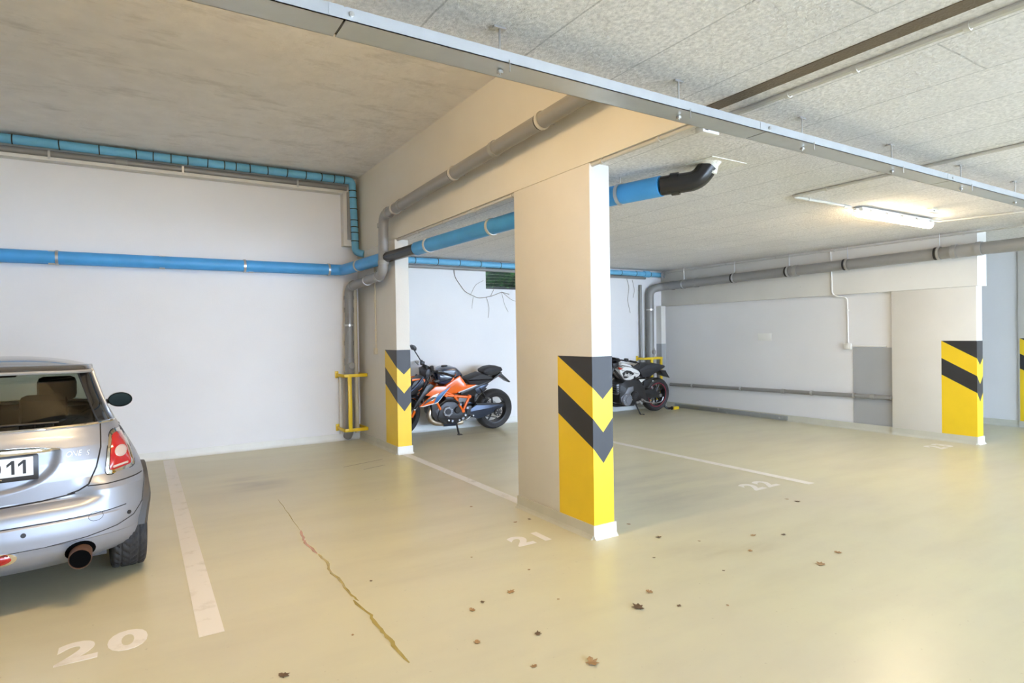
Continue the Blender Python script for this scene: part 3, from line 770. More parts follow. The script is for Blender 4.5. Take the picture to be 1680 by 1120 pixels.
def batten(label, x, y, z, L=1.5, m='diffuser'):
    t = thing('batten_lamp', label, 'lamp', (x, y, z))
    def half(rx, z0, z1, k=10):
        vs = []
        return vs
    # housing tray and rounded diffuser, both as lofts along x
    def loft(sec, ends):
        vs = []; fs = []; n = len(sec)
        for (xx, s_) in ends:
            for (yy, zz) in sec: vs.append((xx, yy*s_, zz if s_ == 1 else zz*1.0))
        for i in range(len(ends)-1):
            for k in range(n): fs.append((i*n+k, i*n+(k+1)%n, (i+1)*n+(k+1)%n, (i+1)*n+k))
        fs += [tuple(range(n)), tuple((len(ends)-1)*n+k for k in range(n))]
        return MB().add(vs, fs)
    hs = [(-.055, -.02), (-.05, .0), (.05, .0), (.055, -.02), (.058, -.04), (-.058, -.04)]
    loft(hs, [(0, .8), (.03, 1), (L-.03, 1), (L, .8)]).build('housing', 'white_plastic', t)
    ds = [(.056*math.cos(a), -.04-.052*math.sin(a)) for a in [PI*k/12 for k in range(13)]]
    loft(ds, [(.01, .85), (.03, 1), (L-.03, 1), (L-.01, .85)]).build('diffuser', m, t)
    for k in range(5):
        xx = .12+k*(L-.24)/4
        MB().box((xx-.012, -.064, -.055), (xx+.012, -.056, -.02)).box((xx-.012, .056, -.055), (xx+.012, .064, -.02)).build('clip', 'steel', t, False)
    MB().box((-.06, -.015, -.035), (.01, .015, -.012), .004).build('cable_gland', 'conduit', t)
    return t
batten('lit fluorescent lamp on the ceiling at the right', 6.20, 3.30, ZL-.015)
batten('fluorescent lamp over the car bays on the recessed ceiling', -0.2, 3.45, ZH-.02, 1.5, 'diffuser_bright')
batten('fluorescent lamp over the driving lane behind the camera', 2.6, -2.2, ZL-.015)
batten('fluorescent lamp beyond the right-hand partition', 13.0, 3.3, ZL-.015)

# ------------------------------------------------------------------ hatchback car
def interp(tab, z):
    if z <= tab[0][0]: return tab[0][1]
    for (a, b), (c_, d) in zip(tab, tab[1:]):
        if z <= c_: return b + (d-b)*(z-a)/(c_-a)
    return tab[-1][1]
def sstep(a, b, x):
    t = max(0, min(1, (x-a)/(b-a))); return t*t*(3-2*t)
W_T = [(.20,.74),(.26,.785),(.34,.815),(.50,.83),(.64,.822),(.72,.805),(.78,.783),(.84,.755),(.90,.72),(.95,.69),(1.0,.665),(1.05,.64),(1.17,.60),(1.335,.553)]
YR_T = [(.20,.16),(.25,.065),(.30,.028),(.352,.016),(.36,.002),(.42,-.004),(.48,-.002),(.488,.006),(.53,.012),(.555,.024),(.575,.050),(.588,.088),(.60,.095),(.70,.086),(.80,.085),(.88,.098),(.94,.128),(.98,.165),(1.0,.185),(1.3,.325),(1.335,.345)]
YF_T = [(.20,3.55),(.30,3.66),(.45,3.70),(.62,3.68),(.74,3.60),(.82,3.42),(.88,3.18),(.93,2.90),(.97,2.68),(1.0,2.52),(1.1,2.30),(1.2,2.10),(1.335,1.84)]
def car_n(z): return 2.7 if z < .95 else 2.7+.8*sstep(.95, 1.1, z)
def car_L(z): return .43 - .10*sstep(.9, 1.1, z)
def recess(x, z):
    if not .655 < z < .888: return 0.0
    t = max(0.0, (.884-z)/.225)
    return .026*sstep(1.02, .72, (abs(x)/.39)**2.6 + t**2.6)*sstep(.887, .876, z)
def rear_y(x, z):
    w = interp(W_T, z); n = car_n(z); t = min(.9999, abs(x)/w)
    # the bumper ledge below the tailgate fades out towards the corners
    yr = interp(YR_T, z)
    if .53 < z < .70:
        k = sstep(.42, .62, abs(x)); flat = interp([(.53,.012),(.62,.020),(.66,.045),(.70,.086)], z); yr = yr*(1-k)+flat*k
    return yr + car_L(z)*(1-(1-t**n)**(1/n)) + recess(x, z)
NR, NS, NF = 84, 56, 26
def half_loop(z):
    w = interp(W_T, z); n = car_n(z); pts = []
    for i in range(NR):
        t = (i/NR)*PI/2; x = w*math.sin(t)**(2/n)
        pts.append((x, rear_y(x, z) if i else rear_y(0, z)))
    ys = interp(YR_T, z)+car_L(z); yf = interp(YF_T, z); Lf = min(.75, (yf-ys)*.45)
    for i in range(NS):
        t = i/NS; pts.append((w, ys+(yf-Lf-ys)*t))
    for i in range(NF+1):
        t = (i/NF)*PI/2; c_ = max(0, math.cos(t)); s_ = math.sin(t)
        pts.append((w*c_**(2/2.4), yf-Lf+Lf*s_**(2/2.4)))
    return pts
zs = sorted(set([round(.20+.02*i, 4) for i in range(41)] + [round(.60+.0075*i, 4) for i in range(40)] + [.352,.36,.48,.488,.555,.575,.588,.875,.88,.885,.69,.67] ))
zg = [1.0+.335*i/14 for i in range(15)]
ca = R(4.5)
car = thing('hatchback_car', 'silver blue hatchback car with black roof parked at the left edge', 'car', (-0.755, 4.192, 0), (0, 0, ca))
RW, FW, AX_Z, ARCH = 0.58, 3.05, .31, .345
def loops(zlist):
    out = []
    for z in zlist:
        h = half_loop(z); n = len(h)
        full = [(x, y, z) for x, y in h] + [(-x, y, z) for x, y in h[-2:0:-1]]
        out.append(full)
    return out
def grid_part(name, m, rows, keep, parent=car, angle=40):
    n = len(rows[0]); mb = MB(); use = {}; vs = []; fs = []
    def vid(i, k):
        key = (i, k % n)
        if key not in use: use[key] = len(vs); vs.append(rows[i][k % n])
        return use[key]
    for i in range(len(rows)-1):
        for k in range(n):
            q = [rows[i][k], rows[i][(k+1)%n], rows[i+1][(k+1)%n], rows[i+1][k]]
            cx = sum(p[0] for p in q)/4; cy = sum(p[1] for p in q)/4; cz = sum(p[2] for p in q)/4
            if keep(cx, cy, cz, min(k, n-k)): fs.append((vid(i, k), vid(i, k+1), vid(i+1, k+1), vid(i+1, k)))
    return mb.add(vs, fs).build(name, m, parent, True, angle)
rows = loops(zs); grows = loops(zg)
def in_arch(x, y, z):
    if abs(x) < .55: return False
    return any((y-yy)**2+(z-AX_Z)**2 < ARCH**2 for yy in (RW, FW))
def gate_edge(z): return interp([(.585,.0),(.60,.30),(.62,.45),(.66,.515),(.75,.555),(.86,.58),(1.0,.585)], z)
def is_gate(x, y, z): return y < 1 and z > .588 and abs(x) < gate_edge(z)
def is_bump(x, y, z): return y < .62 and not is_gate(x, y, z) and z < .60+.055*sstep(.3, .75, abs(x))
grid_part('tailgate', 'car_paint', rows, lambda x, y, z, k: is_gate(x, y, z), car, 170)
grid_part('rear_bumper', 'car_paint', rows, lambda x, y, z, k: is_bump(x, y, z) and not in_arch(x, y, z))
grid_part('body_shell', 'car_paint', rows, lambda x, y, z, k: not is_gate(x, y, z) and not is_bump(x, y, z) and not in_arch(x, y, z) and not (z > .93 and y > 2.62 and False))
# greenhouse
def gw_edge(z): return .575-.105*(z-1.0)/.335
grid_part('rear_window', 'tint_glass', grows, lambda x, y, z, k: y < .9 and abs(x) < gw_edge(z) and k < NR)
for s_ in (-1, 1):
    grid_part('rear_quarter_glass', 'car_black', grows, lambda x, y, z, k: x*s_ > 0 and ((k < NR and abs(x) >= gw_edge(z)) or (NR <= k < NR+5)))
    grid_part('side_glass', 'tint_glass', grows, lambda x, y, z, k: x*s_ > 0 and NR+5 <= k < NR+NS-6)
    grid_part('windscreen_pillar', 'car_black', grows, lambda x, y, z, k: x*s_ > 0 and NR+NS-6 <= k < NR+NS+8)
grid_part('windscreen', 'clear_glass', grows, lambda x, y, z, k: k >= NR+NS+8)
# roof cap
top = loops([1.335])[0]; cy = 1.10
rr_ = []
for s_ in (1.012, 1.0, .97, .92, .85, .75, .6, .42, .22, .02):
    z = 1.335 + .076*(1-max(0, min(1, s_))**2.6) - (.012 if s_ > 1 else 0)
    rr_.append([(p[0]*s_, cy+(p[1]-cy)*s_, z) for p in top])
grid_part('roof', 'car_roof', rr_, lambda *a: True)
# roof spoiler: swept lip along the rear edge of the roof
sp = MB(); secs = []
for i in range(41):
    x = -.56+1.12*i/40; e = abs(x)/.56
    yb = rear_y(max(-.552, min(.552, x)), 1.335); k = 1-.55*e**6; dp_ = .075*(1-.35*e**4)
    zt = 1.352-.012*e**3
    secs.append([(x, yb-dp_, zt-.026), (x, yb-dp_-.004, zt-.014), (x, yb-dp_+.01, zt-.004), (x, yb-.01, zt+.012), (x, yb+.05, zt+.016), (x, yb+.05, zt-.02), (x, yb-.02, zt-.034)])
n = 7; vs = [p for s_ in secs for p in s_]; fs = []
for i in range(40):
    for k in range(n): fs.append((i*n+k, i*n+(k+1)%n, (i+1)*n+(k+1)%n, (i+1)*n+k))
fs += [tuple(range(n)), tuple(40*n+k for k in range(n))]
spo = sp.add(vs, fs).build('roof_spoiler', 'car_roof', car)
def surf_tube(name, m, pts, r_, off=.0, parent=car, seg=8):
    P = []
    for i in range(len(pts)-1):
        for q in range(6):
            t = q/6; P.append((pts[i][0]*(1-t)+pts[i+1][0]*t, pts[i][1]*(1-t)+pts[i+1][1]*t))
    P.append(pts[-1])
    return MB().tube([(x, rear_y(x, z)-off, z) for x, z in P], r_, seg).build(name, m, parent)
surf_tube('spoiler_edge', 'grey_pvc', [(-.55, 1.318), (-.3, 1.322), (0, 1.323), (.3, 1.322), (.55, 1.318)], .010, .075, spo)
# beltline chrome all round
bl = loops([1.0])[0]
MB().tube([(p[0]*1.004, p[1] if p[1] > 1 else p[1]-.006, 1.0) for p in bl] + [(bl[0][0], bl[0][1]-.006, 1.0)], .009, 8).build('beltline_trim', 'chrome', car)
# quarter-glass edge trim, silver
for s_ in (-1, 1):
    pts = []
    for i in range(13):
        z = 1.005+.32*i/12; w = interp(W_T, z); n_ = car_n(z); x = w*.985
        pts.append((s_*(x+.004), rear_y(x, z)-.004, z))
    MB().tube(pts, .011, 8).build('quarter_trim', 'car_paint', car)
# panel gaps
def gap(pts, r_=.0035): return surf_tube('panel_gap', 'car_gap', pts, r_, 0.0, car, 6)
for s_ in (-1, 1):
    gap([(s_*gate_edge(z), z) for z in (.992, .93, .86, .80, .75, .70, .66, .63, .615)], .0045)
    gap([(s_*.45, .618), (s_*.40, .610), (s_*.30, .600), (s_*.15, .594), (0, .592)], .0045)
    gap([(s_*.51, .650), (s_*.60, .648), (s_*.70, .652), (s_*.80, .660)])
    gap([(0, .492), (s_*.3, .492), (s_*.52, .493), (s_*.62, .497), (s_*.70, .505)], .0028)
    gap([(0, .356), (s_*.3, .358), (s_*.5, .370), (s_*.65, .395), (s_*.74, .43), (s_*.79, .49), (s_*.81, .60), (s_*.815, .655)], .0028)
    gap([(s_*.478, 1.315), (s_*.50, 1.24), (s_*.535, 1.12), (s_*.57, 1.01)], .006)
# tow hook cover outline, sensors
hk = [(.545+.036*math.cos(a)*(1 if abs(math.cos(a)) < .8 else 1), .478+.026*math.sin(a)) for a in [2*PI*i/16 for i in range(17)]]
surf_tube('tow_cover', 'car_gap', hk, .0012, 0.0)
for x, z in ((.215, .447), (.715, .452), (-.215, .447), (-.715, .452)):
    dx = .02; ny = (rear_y(x+dx, z)-rear_y(x-dx, z))/(2*dx)
    MB().disc((x, rear_y(x, z)-.002, z), (ny, -1, 0), .0125, .012, 16).build('parking_sensor', 'moto_black', car)
# handle bar over the plate and plate itself
hb = MB(); secs = []
for i in range(33):
    x = -.385+.77*i/32; e = abs(x)/.385; h = .023*(1-.75*e**5); yb = rear_y(x, .90)
    secs.append([(x, yb-.026*(1-.8*e**6)+q[0]*.018, .893-.012*e**4+q[1]*h) for q in ((1.6, 1), (.4, 1), (-.4, .6), (-.6, 0), (-.3, -.7), (.5, -1), (2.2, -1))])
vs = [p for s_ in secs for p in s_]; n = 7; fs = []
for i in range(32):
    for k in range(n): fs.append((i*n+k, i*n+(k+1)%n, (i+1)*n+(k+1)%n, (i+1)*n+k))
fs += [tuple(range(n)), tuple(32*n+k for k in range(n))]
hb.add(vs, fs).build('tailgate_handle', 'chrome', car)
yp = rear_y(0, .80)-.006
pl = MB().box((-.285, yp-.012, .730), (.285, yp, .872), .006).build('number_plate_frame', 'moto_black', car)
MB().box((-.262, yp-.016, .757), (.262, yp-.011, .862), .002).build('number_plate', 'plate_white', pl)
text_obj('plate_digit', '0', .108, 'ink', pl, Matrix.Translation((.075, yp-.0165, .771)) @ Matrix.Rotation(PI/2, 4, 'X'), .0006, 0, .0022, 1, .90)
for x_ in (.146, .196):   # the ones: upright stem with a flag
    MB().puff([(x_+.020, .771), (x_+.034, .771), (x_+.034, .848), (x_+.022, .848), (x_, .828), (x_, .812), (x_+.020, .829)], yp-.0172, yp-.0160, 0).build('plate_digit', 'ink', pl, False)
text_obj('frame_lettering', '~S', .022, 'plate_white', pl, Matrix.Translation((.02, yp-.0125, .737)) @ Matrix.Rotation(PI/2, 4, 'X'), .0004, .3) if False else None
fr_ = MB().tube(bend([(.055, yp-.0135, .744), (.075, yp-.0135, .752), (.09, yp-.0135, .741), (.105, yp-.0135, .752), (.125, yp-.0135, .745)], .01, 3), .0022, 6).build('frame_emblem', 'chrome', pl)
# badge lettering
for ch, x in (('O', .405), ('N', .433), ('E', .463), ('S', .503)):
    z = .832 if ch != 'S' else .826
    dx = .01; k = (rear_y(x+.02, z)-rear_y(x, z))/.02
    text_obj('badge_letter', ch, .046, 'chrome', car, Matrix.Translation((x, rear_y(x+.01, z+.01)-.002, z)) @ Matrix.Rotation(math.atan(k), 4, 'Z') @ Matrix.Rotation(PI/2, 4, 'X'), .0035, .25, -.0008, 1, .85)
# tail lights
def surf_patch(name, m, poly, off, bulge, parent, nr=8, ctr=None):
    cx = sum(p[0] for p in poly)/len(poly); cz = sum(p[1] for p in poly)/len(poly); vs = []; fs = []; n = len(poly)
    for j in range(nr+1):
        s_ = 1-j/nr if j else 1
        for (x, z) in poly:
            xx = cx+(x-cx)*max(s_, .02); zz = cz+(z-cz)*max(s_, .02)
            vs.append((xx, rear_y(xx, zz) - (off + bulge*(1-s_**3)), zz))
    base = len(vs)
    for (x, z) in poly: vs.append((x, rear_y(x, z)+.01, z))
    for j in range(nr):
        for k in range(n): fs.append((j*n+k, j*n+(k+1)%n, (j+1)*n+(k+1)%n, (j+1)*n+k))
    for k in range(n): fs.append((base+k, base+(k+1)%n, (k+1)%n, k))
    fs.append(tuple(nr*n+k for k in range(n)))
    return MB().add(vs, fs).build(name, m, parent)
def rounded(poly, r_, k=5):
    n = len(poly); o = []
    for i in range(n):
        p = Vector(poly[i]); a = (Vector(poly[i-1])-p); b = (Vector(poly[(i+1)%n])-p)
        d = min(r_, a.length*.45, b.length*.45); p0 = p+a.normalized()*d; p1 = p+b.normalized()*d
        for q in range(k+1):
            t = q/k; v = p0*(1-t)**2+p*2*t*(1-t)+p1*t*t; o.append((v.x, v.y))
    return o
tlp = [(.632, .945), (.700, .948), (.735, .86), (.768, .712), (.600, .690), (.612, .82)]
tin = [(.645, .928), (.692, .930), (.722, .855), (.748, .732), (.622, .712), (.630, .82)]
for s_ in (-1, 1):
    o1 = rounded([(s_*x, z) for x, z in tlp], .035); o2 = rounded([(s_*x, z) for x, z in tin], .025)
    t = surf_patch('tail_light', 'chrome', o1, .008, .004, car)
    surf_patch('red_lens', 'lamp_red', o2, .016, .012, t)
    cxx, czz = s_*.686, .822
    surf_patch('clear_lens', 'lamp_clear', [(cxx+.034*math.cos(a), czz+.034*math.sin(a)) for a in [2*PI*i/24 for i in range(24)]], .029, .010, t, 5)
    surf_patch('clear_lens', 'lamp_clear', rounded([(s_*.640, .728), (s_*.725, .740), (s_*.725, .752), (s_*.640, .742)], .01), .026, .003, t, 3)
    surf_patch('lamp_gap', 'car_gap', rounded([(s_*(.686+(x-.686)*1.06), .82+(z-.82)*1.05) for x, z in tlp], .038), .0015, .0, t)
    # rear fog lamp
    f_ = surf_patch('fog_lamp', 'chrome', [(s_*.10+.085*math.cos(a), .325+.040*math.sin(a)) for a in [2*PI*i/28 for i in range(28)]], .006, .006, car, 5)
    surf_patch('fog_lens', 'lamp_red', [(s_*.10+.062*math.cos(a), .325+.026*math.sin(a)) for a in [2*PI*i/28 for i in range(28)]], .016, .008, f_, 5)
# wheel arches, underbody, wheels
for s_ in (-1, 1):
    for yy in (RW, FW):
        prof = []; vs = []; fs = []; K = 30
        for i in range(K+1):
            a = -.28+ (PI+(.18 if yy == RW else .56))*i/K
            for (rr2, dx_) in ((ARCH-.03, -.07), (ARCH-.03, .012), (ARCH-.012, .020), (ARCH+.03, .016), (ARCH+.034, -.02)):
                y = yy+rr2*math.cos(a); z = AX_Z+rr2*math.sin(a)
                w = interp(W_T, min(z, .60))
                if y < .43: w = min(w, w*(1-((.43-y)/.5)**2.7)**(1/2.7)+.004)
                vs.append((s_*(w+dx_), y, z))
        for i in range(K):
            for k in range(4): fs.append((i*5+k, i*5+k+1, (i+1)*5+k+1, (i+1)*5+k))
        MB().add(vs, fs).build('wheel_arch', 'car_plastic', car)
MB().box((-.60, .22, .20), (.60, 3.50, .58)).box((-.76, RW+.36, .20), (.76, FW-.36, .5)).build('underbody', 'car_plastic', car, False)
# wheel with treaded tyre
def tyre_mesh(rad, wid, rim, seg=192, chevron=True):
    prof = []; hw = wid/2
    side = [(rim, -hw*.80), (rim+.02, -hw*.93), ((rim+rad)/2, -hw), (rad-.022, -hw*.97), (rad-.007, -hw*.88)]
    tread = [(rad-.003*abs(t)**2*1.2, t*hw*.8) for t in [-1+2*i/28 for i in range(29)]]
    full = side + tread + [(r_, -h) for r_, h in side[::-1]]
    n = len(full); vs = []; fs = []
    for k in range(seg):
        th = 2*PI*k/seg
        for j, (r_, h) in enumerate(full):
            rr2 = r_
            if len(side) <= j < len(side)+29:
                u = (j-len(side))/28*2-1
                if abs(abs(u)-.62) < .06: rr2 -= .007
                elif chevron:
                    ph = (k + abs(u)*9) % 6
                    if ph < 2 and abs(u) > .05: rr2 -= .006
            vs.append((h, rr2*math.cos(th), rr2*math.sin(th)))
    for k in range(seg):
        k2 = (k+1) % seg
        for j in range(n-1): fs.append((k*n+j, k*n+j+1, k2*n+j+1, k2*n+j))
    return MB().add(vs, fs)
def car_wheel(x, y, s_):
    w = bpy.data.objects.get('wheel_proto')
    t = tyre_mesh(.31, .195, .205).build('wheel', 'tyre', car, angle=60) if not wheels else wheels[0].copy()
    if wheels: C.objects.link(t)
    wheels.append(t); t.location = (x, y, .31); t.parent = car
    rim = MB().lathe([(.21, -.085), (.205, .085), (.19, .085), (.185, -.03), (.05, -.02), (.0001, -.02)], (0, 0, 0), (1, 0, 0), 36, close=False)
    for i in range(8):
        a = 2*PI*i/8; c_, q = math.cos(a), math.sin(a)
        rim.tube([(s_*.05, .03*c_, .03*q), (s_*.06, .12*c_, .12*q), (s_*.05, .195*c_, .195*q)], [.018, .014, .018], 6)
    rim.build('rim', 'alloy', t)
wheels = []
for s_ in (1, -1):
    for y in (RW, FW): car_wheel(s_*.728, y, s_)
# exhaust
ex = MB().lathe([(.050, .05), (.055, .05), (.057, -.05), (.055, -.09), (.052, -.09), (.050, .04)], (.468, .055, .272), (.05, 1, .03), 28).build('exhaust_tip', 'rust', car)
MB().disc((.465, -.022, .270), (.05, 1, .03), .0515, .012).build('exhaust_bore', 'soot', ex)
cut = surf_patch('exhaust_cutout', 'soot', [(.468+.075*math.cos(a), .285+.062*math.sin(a)) for a in [2*PI*i/24 for i in range(24)]], .002, 0, car, 4)
# mirrors
for s_ in (-1, 1):
    mm = MB(); vs = []; fs = []
    ring_n = 24
    for (yy, k) in ((-.01, .94), (-.02, 1.0), (.02, 1.02), (.07, .85), (.11, .5), (.12, .05)):
        for i in range(ring_n):
            a = 2*PI*i/ring_n; vs.append((s_*.800+.092*k*math.cos(a), 2.16+yy, .985+.064*k*math.sin(a)))
    for j in range(5):
        for i in range(ring_n): fs.append((j*ring_n+i, j*ring_n+(i+1)%ring_n, (j+1)*ring_n+(i+1)%ring_n, (j+1)*ring_n+i))
    fs.append(tuple(5*ring_n+i for i in range(ring_n)))
    mm.add(vs, fs)
    mir = mm.build('door_mirror', 'car_black', car)
    MB().tube([(s_*.70, 2.24, .97), (s_*.80, 2.22, .96)], .022, 10).build('mirror_arm', 'car_black', mir)
    MB().lathe([(.0001, 0), (.078, 0), (.086, .004)], (0, 0, 0), (0, 1, 0), 24, close=False)
    g = MB().add([(s_*.800+.084*math.cos(2*PI*i/ring_n), 2.148, .985+.056*math.sin(2*PI*i/ring_n)) for i in range(ring_n)], [tuple(range(ring_n))]).build('mirror_glass', 'mirror_dark', mir)
# interior
def car_seat(x, y, w, h, name, rests):
    t = MB().puff([(y-.02, .45), (y+.14, .45), (y+.02, h), (y-.08, h)], x-w, x+w, .05, lambda u, v, q: (v, u, q)).build(name, 'seat_cloth', car)
    for xr in rests:
        MB().puff([(y-.06, h+.05), (y+.03, h+.05), (y+.01, h+.22), (y-.03, h+.235), (y-.075, h+.20)], xr-.125, xr+.125, .04, lambda u, v, q: (v, u, q)).build('headrest', 'seat_cloth', t)
        for dx in (-.045, .045): MB().tube([(xr+dx, y-.02, h-.02), (xr+dx, y-.02, h+.08)], .007, 6).build('headrest_post', 'chrome', t)
    return t
car_seat(.36, 1.72, .24, 1.00, 'front_seat', (.36,)); car_seat(-.36, 1.72, .24, 1.00, 'front_seat', (-.36,))
car_seat(0, .72, .56, .93, 'rear_seat', (.30, -.30))
MB().box((-.62, 2.25, .80), (.62, 2.75, .955), .04).build('dashboard', 'seat_cloth', car)
MB().box((-.11, 1.80, 1.235), (.11, 1.83, 1.30), .012).build('interior_mirror', 'car_black', car)
MB().box((-.09, rear_y(0, 1.27)+.01, 1.258), (.09, rear_y(0, 1.27)+.05, 1.285), .006).build('brake_light', 'lamp_red', car)
sw = []
MB().tube([(-.36+.18*math.cos(a), 2.10-.05*math.sin(a), .93+.17*math.sin(a)) for a in [2*PI*i/24 for i in range(25)]], .014, 8).build('steering_wheel', 'seat_cloth', car)
MB().tube(bend([(0, rear_y(0, 1.02)-.012, 1.015), (.10, rear_y(.1, 1.03)-.012, 1.035), (.38, rear_y(.38, 1.02)-.01, 1.03)], .05), .006, 6).build('rear_wiper', 'moto_black', car)
# front: lamps and grille
for s_ in (-1, 1):
    MB().lathe([(.0001, .05), (.06, .045), (.10, .02), (.115, -.02), (.11, -.06)], (s_*.56, 3.40, .70), (s_*.25, 1, .2), 24, close=False).build('head_light', 'lamp_clear', car)
MB().puff([(-.36, .42), (.36, .42), (.42, .58), (-.42, .58)], 3.66, 3.715, .01).build('grille', 'moto_black', car)

# ------------------------------------------------------------------ motorcycles (local x forward, y to the rider's left, z up)
def mtube(name, m, pts, r_, parent, seg=10, b=.03):
    return MB().tube(bend(pts, b, 4) if len(pts) > 2 else pts, r_, seg).build(name, m, parent)
def mwheel(parent, x, rad, wid, rim_m, spokes, disc_r, line=None):
    t = MB(); hw = wid/2; ri = rad*.70
    prof = [(ri, -hw*.72), (ri+.02, -hw*.86), (rad*.86, -hw), (rad*.93, -hw*.86), (rad*.975, -hw*.55), (rad, 0), (rad*.975, hw*.55), (rad*.93, hw*.86), (rad*.86, hw), (ri+.02, hw*.86), (ri, hw*.72)]
    w = t.lathe(prof, (0, 0, 0), (0, 1, 0), 48, close=False).build('wheel', 'tyre', parent)
    w.location = (x, 0, rad)
    rm = MB().lathe([(ri+.004, -hw*.74), (ri+.004, hw*.74), (ri-.02, hw*.70), (ri-.028, 0), (ri-.02, -hw*.70)], (0, 0, 0), (0, 1, 0), 48).build('rim', rim_m, w)
    if line: MB().ring((0, hw*.76, 0), (0, 1, 0), ri-.004, ri+.004, .006, 48).build('rim_stripe', line, rm)
    for i in range(spokes):
        a = 2*PI*i/spokes
        MB().tube([(.05*math.cos(a), 0, .05*math.sin(a)), ((ri-.02)*math.cos(a+.12), 0, (ri-.02)*math.sin(a+.12))], [.020, .013], 8).build('spoke', rim_m, rm)
    hb_ = MB().disc((0, 0, 0), (0, 1, 0), .055, wid*.95, 24).build('hub', 'moto_dark', w)
    MB().lathe([(disc_r*.62, -.003), (disc_r, -.003), (disc_r, .003), (disc_r*.62, .003)], (0, -wid*.42, 0), (0, 1, 0), 40).build('brake_disc', 'alloy', w)
    MB().disc((0, 0, 0), (0, 1, 0), .016, wid*1.5, 16).build('axle', 'alloy', w)
    return w
def panel(name, m, poly, y0, y1, parent, bev=.008): return MB().puff(poly, y0, y1, bev).build(name, m, parent)
def both(name, m, poly, y0, y1, parent, bev=.008):
    panel(name, m, poly, y0, y1, parent, bev); panel(name, m, poly, -y1, -y0, parent, bev)
def tboth(name, m, pts, y, r_, parent, seg=10):
    for s_ in (1, -1): mtube(name, m, [(u, s_*y, v) for u, v in pts], r_, parent, seg)
def rounded2(p, r_=.02): return rounded(p, r_, 3)

# --- orange naked bike
ot = thing('motorcycle', 'orange and black naked motorcycle on its side stand by the white wall', 'motorcycle', (4.877, 8.45, 0), (-R(7), 0, PI))
mwheel(ot, 0, .325, .19, 'moto_black', 5, .12)
fwh = mwheel(ot, 1.53, .305, .12, 'moto_black', 5, .16)
panel('rider_seat', 'seat_vinyl', rounded2([(.575,.845),(.30,.932),(.119,.875),(.071,.82),(.335,.747),(.51,.760)]), -.13, .13, ot, .03)
panel('pillion_seat', 'seat_vinyl', rounded2([(.276,.972),(.189,1.015),(.064,1.029),(-.064,1.012),(-.094,.963),(-.042,.925),(.02,.890),(.165,.890),(.264,.924)]), -.11, .11, ot, .03)
tl = panel('tail_unit', 'moto_black', [(.642,.649),(.336,.750),(.073,.840),(-.042,.915),(-.087,.923),(-.080,.889),(.036,.831),(.158,.761),(.259,.640),(.397,.571),(.64,.602)], -.09, .09, ot, .012)
both('tail_stripe', 'moto_white', [(.70,.655),(.40,.745),(.12,.832),(.12,.822),(.40,.728),(.68,.640)], .088, .096, ot, .002)
both('tail_stripe', 'moto_swing', [(.40,.69),(.26,.742),(.16,.752),(.25,.655),(.36,.61)], .088, .097, ot, .002)
pb = panel('plate_holder', 'moto_black', [(-.006,.899),(-.06,.922),(-.248,.767),(-.23,.752)], -.09, .09, ot, .006)
MB().box((-.10, -.03, .845), (-.05, .03, .885), .008).build('tail_light', 'lamp_red', pb)
panel('fuel_tank', 'navy', rounded2([(1.085,.978),(.958,1.047),(.827,1.054),(.743,1.041),(.655,.958),(.628,.911),(.815,.775),(1.046,.796),(1.082,.903)], .03), -.145, .145, ot, .05)
MB().disc((.90, 0, 1.05), (.1, 0, 1), .05, .03).build('fuel_cap', 'moto_black', ot)
both('tank_panel', 'orange', [(.705,.929),(.643,.858),(.581,.775),(.409,.765),(.752,.652),(.932,.648),(1.015,.699),(.938,.784),(.762,.894)], .10, .162, ot, .02)
both('tank_spike', 'orange', [(.769,.955),(.807,.867),(.943,.784),(.855,.847)], .125, .155, ot, .005)
both('side_shroud', 'orange', [(1.122,.79),(.945,.78),(.888,.766),(1.097,.544),(1.37,.499),(1.196,.647),(1.282,.661)], .165, .20, ot, .008)
both('shroud_stripe', 'bright_blue', [(.877,.776),(.976,.722),(1.039,.689),(1.10,.634),(1.144,.533),(1.081,.555)], .198, .204, ot, .002)
both('shroud_stripe', 'moto_white', [(1.066,.690),(1.164,.655),(1.255,.566),(1.161,.578),(1.10,.631)], .198, .203, ot, .002)
both('shroud_edge', 'moto_white', [(1.36,.502),(1.09,.548),(.90,.752),(.888,.762),(1.085,.536),(1.33,.490)], .196, .203, ot, .001)
both('shroud_vent', 'moto_black', [(1.25,.60),(1.16,.635),(1.10,.625),(1.33,.515)], .198, .204, ot, .002)
both('radiator_cover', 'moto_black', [(1.264,.806),(1.202,.831),(1.138,.798),(1.259,.674),(1.422,.466),(1.476,.463)], .15, .19, ot, .008)
panel('radiator', 'moto_dark', [(1.163,.60),(1.09,.60),(1.0,.32),(1.058,.245),(1.142,.334)], -.15, .15, ot, .01)
hd = panel('headlamp_mask', 'moto_black', [(1.50,.718),(1.43,.86),(1.274,.935),(1.176,.833),(1.221,.761),(1.314,.707),(1.414,.654),(1.49,.644)], -.10, .10, ot, .03)
both('mask_stripe', 'orange', [(1.302,.926),(1.213,.841),(1.219,.779),(1.357,.714),(1.254,.806)], .095, .112, hd, .004)
both('mask_stripe', 'orange', [(1.46,.90),(1.33,.905),(1.34,.885),(1.46,.87)], .095, .112, hd, .004)
tboth('mask_bar', 'moto_swing', [(1.50,.70),(1.36,.83),(1.29,.925)], .115, .018, hd)
panel('head_light', 'lamp_clear', [(1.515,.72),(1.47,.80),(1.45,.70),(1.49,.66)], -.06, .06, hd, .01)
fr = mtube('trellis_frame', 'orange', [(.932,.15,.633),(.529,.15,.579)], .021, ot)
